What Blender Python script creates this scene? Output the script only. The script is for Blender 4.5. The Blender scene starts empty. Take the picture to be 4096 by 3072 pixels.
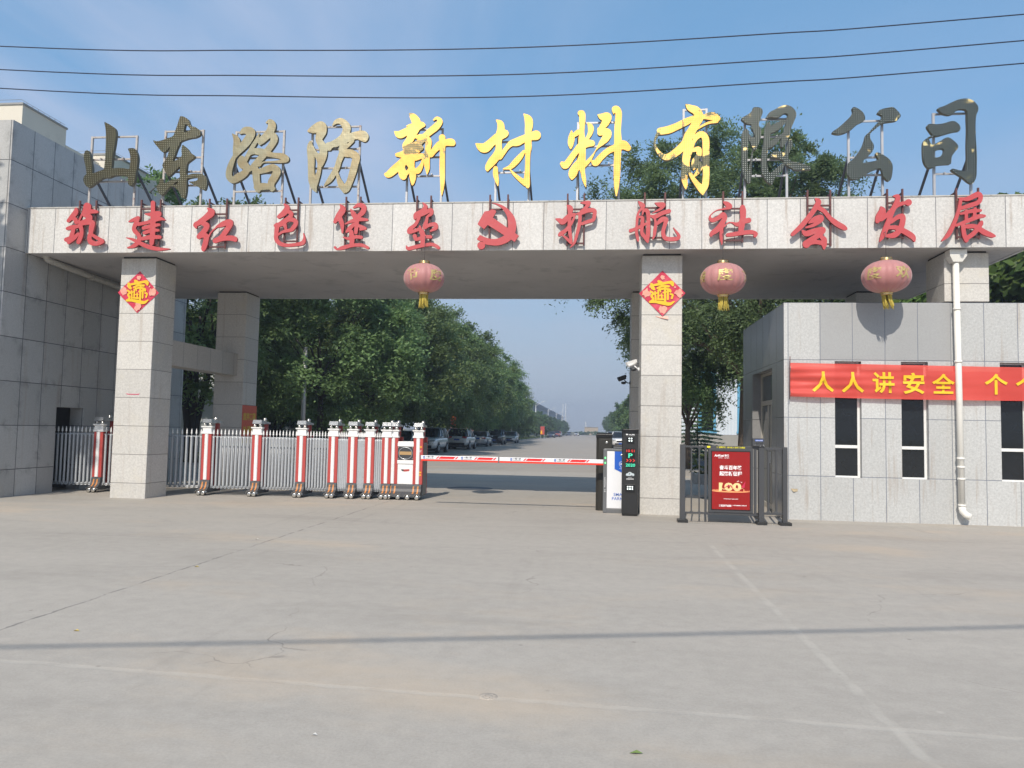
import bpy, math, random
import numpy as np
from mathutils import Vector, Matrix
R = math.radians
random.seed(7); RNG = np.random.default_rng(7)
SC = bpy.context.scene
COL = SC.collection
# ------------------------------------------------------------------ camera
FPX, YAW, PITCH, ROLL = 3018.94, -.109, .0614, .0198     # focal length in px of the 4096 wide frame, attitude
CAM = Vector((0, 0, 1.6))
_f = Vector((math.sin(YAW), math.cos(YAW), 0)); _r = Vector((math.cos(YAW), -math.sin(YAW), 0)); _u = Vector((0, 0, 1))
_f, _u = _f*math.cos(PITCH)+_u*math.sin(PITCH), _u*math.cos(PITCH)-_f*math.sin(PITCH)
_r, _u = _r*math.cos(ROLL)+_u*math.sin(ROLL), _u*math.cos(ROLL)-_r*math.sin(ROLL)
cd = bpy.data.cameras.new('camera'); cam = bpy.data.objects.new('camera', cd); COL.objects.link(cam)
cd.sensor_width = 36; cd.lens = FPX/4096*36; cd.clip_start = .05; cd.clip_end = 6000
mw = Matrix((( _r.x, _u.x, -_f.x, CAM.x), (_r.y, _u.y, -_f.y, CAM.y), (_r.z, _u.z, -_f.z, CAM.z), (0, 0, 0, 1)))
cam.matrix_world = mw; SC.camera = cam
# ------------------------------------------------------------------ light
SUN_DIR = Vector((.14, 1, -.93)).normalized()            # the way the light travels
sun_el = math.asin(-SUN_DIR.z); sun_az = math.atan2(-SUN_DIR.x, -SUN_DIR.y)
sl = bpy.data.lights.new('sun', 'SUN'); sl.energy = 3.35; sl.angle = R(.53); sl.color = (1, .92, .81)
so = bpy.data.objects.new('sun', sl); COL.objects.link(so)
so.rotation_euler = SUN_DIR.to_track_quat('-Z', 'Y').to_euler(); so.location = (0, 0, 60)
W = bpy.data.worlds.new('World'); SC.world = W; W.use_nodes = True
nt = W.node_tree; nt.nodes.clear()
sky = nt.nodes.new('ShaderNodeTexSky'); sky.sky_type = 'NISHITA'; sky.sun_disc = False
sky.sun_elevation = sun_el; sky.sun_rotation = sun_az; sky.air_density = 1.0; sky.dust_density = 2.0; sky.ozone_density = 1.0; sky.altitude = 0
tc = nt.nodes.new('ShaderNodeTexCoord')
def wnode(t, **kw):
    n = nt.nodes.new(t)
    for k, v in kw.items(): setattr(n, k, v)
    return n
# thin cirrus: noise on the plane of the cloud layer (direction divided by its height)
sep = wnode('ShaderNodeSeparateXYZ'); nt.links.new(tc.outputs['Generated'], sep.inputs[0])
zc = wnode('ShaderNodeMath', operation='MAXIMUM'); nt.links.new(sep.outputs['Z'], zc.inputs[0]); zc.inputs[1].default_value = .04
dx = wnode('ShaderNodeMath', operation='DIVIDE'); nt.links.new(sep.outputs['X'], dx.inputs[0]); nt.links.new(zc.outputs[0], dx.inputs[1])
dy = wnode('ShaderNodeMath', operation='DIVIDE'); nt.links.new(sep.outputs['Y'], dy.inputs[0]); nt.links.new(zc.outputs[0], dy.inputs[1])
cmb = wnode('ShaderNodeCombineXYZ'); nt.links.new(dx.outputs[0], cmb.inputs[0]); nt.links.new(dy.outputs[0], cmb.inputs[1])
mp = wnode('ShaderNodeMapping'); mp.inputs['Rotation'].default_value = (0, 0, R(28)); mp.inputs['Scale'].default_value = (1.0, .42, 1); mp.inputs['Location'].default_value = (3.1, .6, 0)
nt.links.new(cmb.outputs[0], mp.inputs[0])
n1 = wnode('ShaderNodeTexNoise'); n1.inputs['Scale'].default_value = .62; n1.inputs['Detail'].default_value = 9; n1.inputs['Roughness'].default_value = .58; n1.inputs['Distortion'].default_value = .5
nt.links.new(mp.outputs[0], n1.inputs['Vector'])
cr1 = wnode('ShaderNodeValToRGB'); cr1.color_ramp.elements[0].position = .34; cr1.color_ramp.elements[1].position = .62
nt.links.new(n1.outputs['Fac'], cr1.inputs[0])
cm = wnode('ShaderNodeMath', operation='MULTIPLY'); nt.links.new(cr1.outputs[0], cm.inputs[0]); cm.inputs[1].default_value = .78
# thicker cirrus towards the west (left), where the sheet lies
wl = wnode('ShaderNodeMapRange'); nt.links.new(sep.outputs['X'], wl.inputs['Value'])
wl.inputs['From Min'].default_value = .15; wl.inputs['From Max'].default_value = -.65; wl.inputs['To Min'].default_value = .25; wl.inputs['To Max'].default_value = 1.25
cm2 = wnode('ShaderNodeMath', operation='MULTIPLY'); nt.links.new(cm.outputs[0], cm2.inputs[0]); nt.links.new(wl.outputs[0], cm2.inputs[1])
mixc = wnode('ShaderNodeMix', data_type='RGBA'); nt.links.new(cm2.outputs[0], mixc.inputs['Factor'])
evn = wnode('ShaderNodeMix', data_type='RGBA'); evn.inputs['Factor'].default_value = .62   # even summer blue over the strong Nishita gradient
nt.links.new(sky.outputs[0], evn.inputs['A']); evn.inputs['B'].default_value = (.64, 1.95, 3.55, 1)
nt.links.new(evn.outputs['Result'], mixc.inputs['A']); mixc.inputs['B'].default_value = (2.9, 3.25, 4.2, 1)
# the summer haze low over the ground
hz = wnode('ShaderNodeMapRange'); nt.links.new(sep.outputs['Z'], hz.inputs['Value'])
hz.inputs['From Min'].default_value = .36; hz.inputs['From Max'].default_value = 0.0; hz.inputs['To Min'].default_value = 0; hz.inputs['To Max'].default_value = .95
mixh = wnode('ShaderNodeMix', data_type='RGBA'); nt.links.new(hz.outputs[0], mixh.inputs['Factor'])
nt.links.new(mixc.outputs['Result'], mixh.inputs['A']); mixh.inputs['B'].default_value = (2.4, 2.7, 3.2, 1)
bg = wnode('ShaderNodeBackground'); bg.inputs['Strength'].default_value = .15
nt.links.new(mixh.outputs['Result'], bg.inputs['Color'])
wo = wnode('ShaderNodeOutputWorld'); nt.links.new(bg.outputs[0], wo.inputs['Surface'])
SC.view_settings.view_transform = 'Standard'; SC.view_settings.look = 'None'
SC.view_settings.gamma = 1; SC.view_settings.exposure = .38; SC.view_settings.use_curve_mapping = False
SC.render.engine = 'CYCLES'; SC.cycles.max_bounces = 6; SC.cycles.transparent_max_bounces = 12
SC.cycles.use_denoising = True; SC.cycles.volume_bounces = 0

# ------------------------------------------------------------------ measuring: a pixel of the 4096x3072 frame to a point on a real plane
def ray(x, y): return _r*((x-2048)/FPX) - _u*((y-1536)/FPX) + _f
def onY(x, y, Y): d = ray(x, y); return CAM + d*(Y/d.y)
def onZ(x, y, Z=0.): d = ray(x, y); return CAM + d*((Z-1.6)/d.z)
def onX(x, y, X): d = ray(x, y); return CAM + d*(X/d.x)

# ------------------------------------------------------------------ helpers
def tag(o, label=None, cat=None, group=None, kind=None):
    for k, v in (('label', label), ('category', cat), ('group', group), ('kind', kind)):
        if v: o[k] = v
    return o
def thing(name, label, cat, loc=(0, 0, 0), rz=0, group=None):
    o = bpy.data.objects.new(name, None); COL.objects.link(o); o.empty_display_size = .2
    o.location = loc; o.rotation_euler = (0, 0, rz)
    return tag(o, label, cat, group)
def wloc(o):
    v = Vector((0, 0, 0))
    while o: v += o.location; o = o.parent
    return v
def link(name, me, m, parent=None, bevel=0, loc=None):
    o = bpy.data.objects.new(name, me); COL.objects.link(o)
    if m is not None:
        for x in (m if isinstance(m, (list, tuple)) else [m]): me.materials.append(x)
    if parent: o.parent = parent
    if loc is not None: o.location = loc
    if bevel:
        b = o.modifiers.new('bevel', 'BEVEL'); b.width = bevel; b.segments = 2; b.limit_method = 'ANGLE'; b.angle_limit = R(50)
    return o
class MB:
    def __init__(s): s.v = []; s.f = []; s.m = []; s.sm = []
    def add(s, vs, fs, mi=0, smooth=False):
        b = len(s.v); s.v += [tuple(v) for v in vs]
        for f in fs: s.f.append([b+i for i in f]); s.m.append(mi); s.sm.append(smooth)
        return s
    def box(s, x0, x1, y0, y1, z0, z1, mi=0):
        return s.add([(x0,y0,z0),(x1,y0,z0),(x1,y1,z0),(x0,y1,z0),(x0,y0,z1),(x1,y0,z1),(x1,y1,z1),(x0,y1,z1)],
                     [(0,3,2,1),(4,5,6,7),(0,1,5,4),(1,2,6,5),(2,3,7,6),(3,0,4,7)], mi)
    def frus(s, b, t, z0, z1, mi=0):     # b,t = (x0,x1,y0,y1)
        return s.add([(b[0],b[2],z0),(b[1],b[2],z0),(b[1],b[3],z0),(b[0],b[3],z0),(t[0],t[2],z1),(t[1],t[2],z1),(t[1],t[3],z1),(t[0],t[3],z1)],
                     [(0,3,2,1),(4,5,6,7),(0,1,5,4),(1,2,6,5),(2,3,7,6),(3,0,4,7)], mi)
    def tube(s, pts, r, n=8, mi=0, cap=True, smooth=True):
        pts = [Vector(p) for p in pts]; rs = r if isinstance(r, (list, tuple)) else [r]*len(pts)
        vs = []; ref = None
        for i, p in enumerate(pts):
            d = (pts[min(i+1, len(pts)-1)] - pts[max(i-1, 0)]).normalized()
            if ref is None: ref = Vector((0, 0, 1)) if abs(d.z) < .9 else Vector((1, 0, 0))
            a = d.cross(ref).normalized(); c = a.cross(d).normalized(); ref = c
            for k in range(n):
                t = 2*math.pi*k/n + (math.pi/n if n == 4 else 0)
                vs.append(p + (a*math.cos(t)+c*math.sin(t))*rs[i])
        fs = []
        for i in range(len(pts)-1):
            for k in range(n): fs.append((i*n+k, i*n+(k+1) % n, (i+1)*n+(k+1) % n, (i+1)*n+k))
        s.add(vs, fs, mi, smooth and n > 4)
        if cap:
            b = len(s.v)-len(vs)
            for f in ([b+k for k in range(n)][::-1], [b+(len(pts)-1)*n+k for k in range(n)]): s.f.append(f); s.m.append(mi); s.sm.append(False)
        return s
    def bar(s, p, q, w, mi=0): return s.tube([p, q], w*.7071, 4, mi)
    def lathe(s, prof, c=(0, 0, 0), n=24, mi=0, axis='z', lobes=0, amp=0):
        vs = []
        for r_, h in prof:
            for k in range(n):
                t = 2*math.pi*k/n; rr = r_*(1 - (amp*abs(math.cos(t*lobes/2)) ** 6 if lobes else 0))
                x, y = rr*math.cos(t), rr*math.sin(t)
                p = (x, y, h) if axis == 'z' else ((x, h, y) if axis == 'y' else (h, x, y))
                vs.append((c[0]+p[0], c[1]+p[1], c[2]+p[2]))
        fs = [(i*n+k, i*n+(k+1) % n, (i+1)*n+(k+1) % n, (i+1)*n+k) for i in range(len(prof)-1) for k in range(n)]
        fs += [tuple(range(n))[::-1], tuple(range((len(prof)-1)*n, len(prof)*n))]
        return s.add(vs, fs, mi, True)
    def ball(s, c, r, n=12, mi=0, sq=1):
        return s.lathe([(max(r*math.sin(math.pi*i/(n//2)), 1e-4), -r*sq*math.cos(math.pi*i/(n//2))) for i in range(n//2+1)], c, n, mi)
    def prism(s, poly, a0, a1, axis='y', mi=0):   # poly in the two other axes, counter-clockwise
        n = len(poly)
        def P(u, v, a): return (u, a, v) if axis == 'y' else ((a, u, v) if axis == 'x' else (u, v, a))
        vs = [P(u, v, a0) for u, v in poly] + [P(u, v, a1) for u, v in poly]
        fs = [tuple(range(n)), tuple(range(n, 2*n))[::-1]] + [(i, n+i, n+(i+1) % n, (i+1) % n) for i in range(n)]
        return s.add(vs, fs, mi)
    def mesh(s, name, off=None):
        me = bpy.data.meshes.new(name); o = off or Vector((0, 0, 0))
        me.from_pydata([(v[0]-o.x, v[1]-o.y, v[2]-o.z) for v in s.v], [], s.f)
        me.polygons.foreach_set('material_index', s.m); me.polygons.foreach_set('use_smooth', s.sm)
        import bmesh
        bm = bmesh.new(); bm.from_mesh(me); bmesh.ops.recalc_face_normals(bm, faces=bm.faces); bm.to_mesh(me); bm.free()
        me.update(); return me
    def build(s, name, m, parent=None, bevel=0, local=False):
        """vertices are given in world space (or, with local=True, in the parent's own space)"""
        return link(name, s.mesh(name, None if (local or not parent) else wloc(parent)), m, parent, bevel)
def copy_tree(o, parent=None):
    c = o.copy(); COL.objects.link(c)
    if parent: c.parent = parent
    for ch in list(o.children): copy_tree(ch, c)
    return c

# ------------------------------------------------------------------ materials
def newmat(name):
    m = bpy.data.materials.new(name); m.use_nodes = True; t = m.node_tree
    return m, t, t.nodes['Principled BSDF']
def lk(t, a, b): t.links.new(a, b)
def nd(t, ty, ins=None, **kw):
    n = t.nodes.new(ty)
    for k, v in kw.items(): setattr(n, k, v)
    for k, v in (ins or {}).items():
        if isinstance(v, bpy.types.NodeSocket): t.links.new(v, n.inputs[k])
        else: n.inputs[k].default_value = v
    return n
def mth(t, op, a, b=0., c=0., clamp=False):
    n = t.nodes.new('ShaderNodeMath'); n.operation = op; n.use_clamp = clamp
    for i, v in enumerate((a, b, c)):
        if isinstance(v, bpy.types.NodeSocket): t.links.new(v, n.inputs[i])
        else: n.inputs[i].default_value = v
    return n.outputs[0]
def mixc_(t, fac, a, b, bt='MIX'):
    n = t.nodes.new('ShaderNodeMix'); n.data_type = 'RGBA'; n.blend_type = bt
    for k, v in (('Factor', fac), ('A', a), ('B', b)):
        if isinstance(v, bpy.types.NodeSocket): t.links.new(v, n.inputs[k])
        else: n.inputs[k].default_value = v if k == 'Factor' else (*v[:3], 1)
    return n.outputs['Result']
def ramp(t, fac, p0, p1):
    n = t.nodes.new('ShaderNodeMapRange'); n.interpolation_type = 'SMOOTHSTEP'
    t.links.new(fac, n.inputs['Value']); n.inputs['From Min'].default_value = p0; n.inputs['From Max'].default_value = p1
    return n.outputs[0]
def noise(t, vec, scale, detail=4, rough=.55, dist=0):
    n = nd(t, 'ShaderNodeTexNoise', {'Scale': scale, 'Detail': detail, 'Roughness': rough, 'Distortion': dist})
    t.links.new(vec, n.inputs['Vector']); return n.outputs['Fac']
def sc3(c, k): return tuple(min(1, x*k) for x in c)
def mat(name, col, rough=.5, metal=0., var=.12, scale=6., bump=0., bscale=80., dirt=None, dirt_amt=.5, emit=None, estr=0, spec=.5, coat=0):
    m, t, p = newmat(name)
    tco = nd(t, 'ShaderNodeTexCoord'); v = tco.outputs['Object']
    f = noise(t, v, scale, 5)
    c = mixc_(t, f, sc3(col, 1-var), sc3(col, 1+var))
    if dirt:
        d = ramp(t, noise(t, v, scale*2.3, 8, .65, .4), .52, .7)
        c = mixc_(t, mth(t, 'MULTIPLY', d, dirt_amt), c, dirt)
    lk(t, c, p.inputs['Base Color'])
    rr = mth(t, 'ADD', rough-.06, mth(t, 'MULTIPLY', noise(t, v, scale*3, 4), .12), clamp=True); lk(t, rr, p.inputs['Roughness'])
    p.inputs['Metallic'].default_value = metal; p.inputs['Specular IOR Level'].default_value = spec
    if coat: p.inputs['Coat Weight'].default_value = coat; p.inputs['Coat Roughness'].default_value = .08
    if bump:
        b = nd(t, 'ShaderNodeBump', {'Strength': bump, 'Distance': .01}); lk(t, noise(t, v, bscale, 4), b.inputs['Height']); lk(t, b.outputs[0], p.inputs['Normal'])
    if emit: p.inputs['Emission Color'].default_value = (*emit, 1); p.inputs['Emission Strength'].default_value = estr
    return m
def granite(name, col, ph=None, oh=0., pv=None, ov=0., lw=.008, line=(.08, .08, .085), tvar=.06, speck=.22, stain=0., rough=.55, flame=0., lcol=None, streak=0.):
    """stone cladding: slabs ph x pv metres with dark joints, granite grain, per-slab tone, soot along the joints"""
    m, t, p = newmat(name)
    g = nd(t, 'ShaderNodeNewGeometry'); pos = g.outputs['Position']
    sp = nd(t, 'ShaderNodeSeparateXYZ'); lk(t, pos, sp.inputs[0]); sn = nd(t, 'ShaderNodeSeparateXYZ'); lk(t, g.outputs['True Normal'], sn.inputs[0])
    isx = mth(t, 'GREATER_THAN', mth(t, 'ABSOLUTE', sn.outputs[0]), .5)
    u = mth(t, 'ADD', mth(t, 'MULTIPLY', sp.outputs[0], mth(t, 'SUBTRACT', 1., isx)), mth(t, 'MULTIPLY', sp.outputs[1], isx))
    z = sp.outputs[2]
    big = 10.
    ph_, pv_ = ph or 1e4, pv or 1e4
    us = mth(t, 'SUBTRACT', u, oh if ph else -5e3); zs = mth(t, 'SUBTRACT', z, ov if pv else -5e3)
    du = mth(t, 'PINGPONG', us, ph_/2); dz = mth(t, 'PINGPONG', zs, pv_/2)
    side = mth(t, 'LESS_THAN', mth(t, 'ABSOLUTE', sn.outputs[2]), .5)
    dmin = mth(t, 'MINIMUM', du, dz)
    joint = mth(t, 'MULTIPLY', mth(t, 'SUBTRACT', 1., ramp(t, dmin, lw*.55, lw*1.1)), side)
    tile = nd(t, 'ShaderNodeTexWhiteNoise', noise_dimensions='3D')
    cx = nd(t, 'ShaderNodeCombineXYZ'); lk(t, mth(t, 'FLOOR', mth(t, 'DIVIDE', us, ph_)), cx.inputs[0]); lk(t, mth(t, 'FLOOR', mth(t, 'DIVIDE', zs, pv_)), cx.inputs[1]); lk(t, isx, cx.inputs[2])
    lk(t, cx.outputs[0], tile.inputs['Vector'])
    tv = mth(t, 'ADD', 1-tvar, mth(t, 'MULTIPLY', tile.outputs['Value'], 2*tvar))
    gr = ramp(t, noise(t, pos, 26, 6, .8), .32, .68); gr2 = noise(t, pos, 9, 4, .6)
    gv = mth(t, 'ADD', 1-speck*.5-.04, mth(t, 'ADD', mth(t, 'MULTIPLY', gr, speck), mth(t, 'MULTIPLY', gr2, .08)))
    val = mth(t, 'MULTIPLY', tv, gv)
    vm = nd(t, 'ShaderNodeVectorMath', operation='SCALE'); vm.inputs[0].default_value = col; lk(t, val, vm.inputs['Scale'])
    c = vm.outputs[0]
    big_n = noise(t, pos, .9, 6, .6)
    c = mixc_(t, mth(t, 'MULTIPLY', ramp(t, big_n, .45, .75), .22), c, sc3(col, .72))
    if lcol: c = mixc_(t, mth(t, 'MULTIPLY', ramp(t, noise(t, pos, 2.2, 5), .5, .7), .4), c, lcol)
    if stain:
        near = mth(t, 'SUBTRACT', 1., ramp(t, dmin, 0., .2))
        sn_ = ramp(t, noise(t, pos, 2.6, 7, .7, .6), .45, .72)
        c = mixc_(t, mth(t, 'MULTIPLY', mth(t, 'MULTIPLY', near, sn_), stain), c, sc3(col, .3))
    if streak:
        mpn = nd(t, 'ShaderNodeMapping'); lk(t, pos, mpn.inputs[0]); mpn.inputs['Scale'].default_value = (5, 5, .35)
        c = mixc_(t, mth(t, 'MULTIPLY', ramp(t, noise(t, mpn.outputs[0], 1.6, 5, .6), .54, .72), streak), c, (.30, .23, .17))
    c = mixc_(t, joint, c, line)
    lk(t, c, p.inputs['Base Color']); p.inputs['Roughness'].default_value = rough
    h = mth(t, 'SUBTRACT', mth(t, 'MULTIPLY', noise(t, pos, 38, 3, .6), flame if flame else .15), mth(t, 'MULTIPLY', joint, 1.5))
    b = nd(t, 'ShaderNodeBump', {'Strength': .5, 'Distance': .008}); lk(t, h, b.inputs['Height']); lk(t, b.outputs[0], p.inputs['Normal'])
    return m
# the writing: the default font falls back on its CJK face
def text_mesh(body, size, bold=0., ext=.0006, align='CENTER', spacing=1.):
    c = bpy.data.curves.new('lettering', 'FONT'); c.body = body; c.size = size; c.align_x = align; c.align_y = 'CENTER'
    c.offset = bold*size; c.extrude = ext; c.resolution_u = 3; c.space_character = spacing
    o = bpy.data.objects.new('lettering', c); COL.objects.link(o)
    dg = bpy.context.evaluated_depsgraph_get(); me = bpy.data.meshes.new_from_object(o.evaluated_get(dg))
    bpy.data.objects.remove(o); bpy.data.curves.remove(c); me.materials.clear(); return me
FRONT = Matrix(((1, 0, 0, 0), (0, 0, -1, 0), (0, 1, 0, 0), (0, 0, 0, 1)))     # text plane turned to face -Y
def text(name, body, size, m, parent, x, y, z, bold=0., align='CENTER', shear=0, spacing=1., fitw=None, fith=None, rot=None, ext=.0006):
    me = text_mesh(body, size, bold, ext, align, spacing)
    xs = [v.co.x for v in me.vertices]; ys = [v.co.y for v in me.vertices]
    if xs and (fitw or fith):
        cx, cy = (min(xs)+max(xs))/2, (min(ys)+max(ys))/2
        kx = (fitw/(max(xs)-min(xs))) if fitw else 1; ky = (fith/(max(ys)-min(ys))) if fith else (1 if not fitw else kx)
        if not fitw: kx = ky
        for v in me.vertices: v.co.x = (v.co.x-cx)*kx; v.co.y = (v.co.y-cy)*ky
    if shear:
        for v in me.vertices: v.co.x += v.co.y*shear
    me.transform(rot or FRONT)
    return link(name, me, m, parent, loc=Vector((x, y, z)) - (wloc(parent) if parent else Vector((0, 0, 0))))
# ------------------------------------------------------------------ brush characters: strokes (x, y, width), outlines and counters, traced in the pixels of a close-up
def _cr(pts, closed, sub=5):
    P = np.array(pts, float); n = len(P)
    if n < 3 and not closed: return P
    out = []
    rng = range(n) if closed else range(n-1)
    for i in rng:
        p1, p2 = P[i], P[(i+1) % n]
        p0 = P[i-1] if (closed or i > 0) else 2*p1-p2
        p3 = P[(i+2) % n] if (closed or i+2 < n) else 2*p2-p1
        for k in range(sub):
            t = k/sub
            out.append(.5*((2*p1)+(p2-p0)*t+(2*p0-5*p1+4*p2-p3)*t*t+(3*p1-p0-3*p2+p3)*t**3))
    if not closed: out.append(P[-1])
    return np.array(out)
def glyph_loops(ops, res):
    """signed distance field of all strokes joined, then its zero contour as closed loops"""
    allp = np.vstack([np.array(o[1], float)[:, :2] for o in ops]); wid = max([max(p[2] for p in o[1]) for o in ops if o[0] == 's'] or [0])
    lo = allp.min(0)-wid/2-3*res; hi = allp.max(0)+wid/2+3*res
    nx, ny = int((hi[0]-lo[0])/res)+2, int((hi[1]-lo[1])/res)+2
    gx, gy = np.meshgrid(lo[0]+res*np.arange(nx), lo[1]+res*np.arange(ny))
    D = np.full(gx.shape, 1e9)
    for k, pts in ops:
        if k == 's':
            q = _cr(pts, False) if len(pts) > 2 else np.array(pts, float)
            for a, b in zip(q[:-1], q[1:]):
                d = b[:2]-a[:2]; L = max(d@d, 1e-9)
                t = np.clip(((gx-a[0])*d[0]+(gy-a[1])*d[1])/L, 0, 1)
                D = np.minimum(D, np.hypot(gx-a[0]-t*d[0], gy-a[1]-t*d[1]) - np.maximum(a[2]+(b[2]-a[2])*t, 2)/2)
        else:
            q = np.array(pts, float) if k in 'PN' else _cr(pts, True, 4)
            dd = np.full(gx.shape, 1e9); ins = np.zeros(gx.shape, bool)
            for a, b in zip(q, np.roll(q, -1, 0)):
                d = b-a; L = max(d@d, 1e-9); t = np.clip(((gx-a[0])*d[0]+(gy-a[1])*d[1])/L, 0, 1)
                dd = np.minimum(dd, np.hypot(gx-a[0]-t*d[0], gy-a[1]-t*d[1]))
                if abs(d[1]) > 1e-9:
                    c = ((a[1] > gy) != (b[1] > gy)) & (gx < a[0]+d[0]*(gy-a[1])/d[1]); ins ^= c
            sd = np.where(ins, -dd, dd)
            D = np.minimum(D, sd) if k in 'pP' else np.maximum(D, -sd)
    seg = {}
    def ip(i, j, i2, j2):
        a, b = D[j, i], D[j2, i2]; t = a/(a-b)
        return (lo[0]+res*(i+t*(i2-i)), lo[1]+res*(j+t*(j2-j)))
    ins = D < 0
    code = ins[:-1, :-1]*1+ins[:-1, 1:]*2+ins[1:, 1:]*4+ins[1:, :-1]*8
    E_ = {0: lambda i, j: ('h', i, j), 1: lambda i, j: ('v', i+1, j), 2: lambda i, j: ('h', i, j+1), 3: lambda i, j: ('v', i, j)}
    T = {1: [(3, 0)], 2: [(0, 1)], 3: [(3, 1)], 4: [(1, 2)], 5: [(3, 0), (1, 2)], 6: [(0, 2)], 7: [(3, 2)], 8: [(2, 3)], 9: [(2, 0)], 10: [(0, 1), (2, 3)], 11: [(2, 1)], 12: [(1, 3)], 13: [(1, 0)], 14: [(0, 3)]}
    pt = {}
    for j, i in zip(*np.nonzero((code > 0) & (code < 15))):
        for a, b in T[int(code[j, i])]:
            ka, kb = E_[a](i, j), E_[b](i, j); seg[ka] = kb
            for k in (ka, kb):
                if k not in pt: pt[k] = ip(k[1], k[2], k[1]+1, k[2]) if k[0] == 'h' else ip(k[1], k[2], k[1], k[2]+1)
    loops = []
    while seg:
        k, nx_ = seg.popitem(); lp = [k]
        while nx_ != k and nx_ in seg: lp.append(nx_); nx_ = seg.pop(nx_)
        if len(lp) > 9:
            q = np.array([pt[x] for x in lp]); q = (np.roll(q, 1, 0)+2*q+np.roll(q, -1, 0))/4
            loops.append(q)
    return loops
def glyph_mesh(name, ops, o, s, Y, thick, base, res=5, fm=0, sm=1):
    """project the traced contour from close-up pixels on to the plane y=Y and cut it out of a sheet 'thick' deep (front face at Y)"""
    c = bpy.data.curves.new(name, 'CURVE'); c.dimensions = '2D'; c.fill_mode = 'BOTH'; c.extrude = thick/2
    for lp in glyph_loops(ops, res):
        w = [onY(o[0]+x*s, o[1]+y*s, Y) for x, y in lp]
        sp = c.splines.new('POLY'); sp.points.add(len(w)-1); sp.use_cyclic_u = True
        for p, q in zip(sp.points, w): p.co = (q.x-base.x, q.z-base.z, 0, 1)
    ob = bpy.data.objects.new(name, c); COL.objects.link(ob)
    dg = bpy.context.evaluated_depsgraph_get(); me = bpy.data.meshes.new_from_object(ob.evaluated_get(dg))
    bpy.data.objects.remove(ob); bpy.data.curves.remove(c); me.materials.clear()
    me.transform(FRONT); me.transform(Matrix.Translation((0, Y+thick/2-base.y, 0)))
    for p in me.polygons: p.material_index = fm if abs(p.normal.y) > .7 else sm; p.use_smooth = False
    return me
S = lambda *p: ('s', p)
G1, G2, G3, G4, G5, G6 = ((320, 440), .2351), ((880, 440), .2803), ((1520, 420), .29837), ((2220, 400), .30741), ((2920, 380), .24108), ((3300, 370), .29837)
S1, S2, S3, S4, S5 = ((230, 780), .34358), ((1060, 780), .33454), ((1860, 780), .28029), ((2480, 760), .28029), ((3120, 760), .44123)
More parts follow.
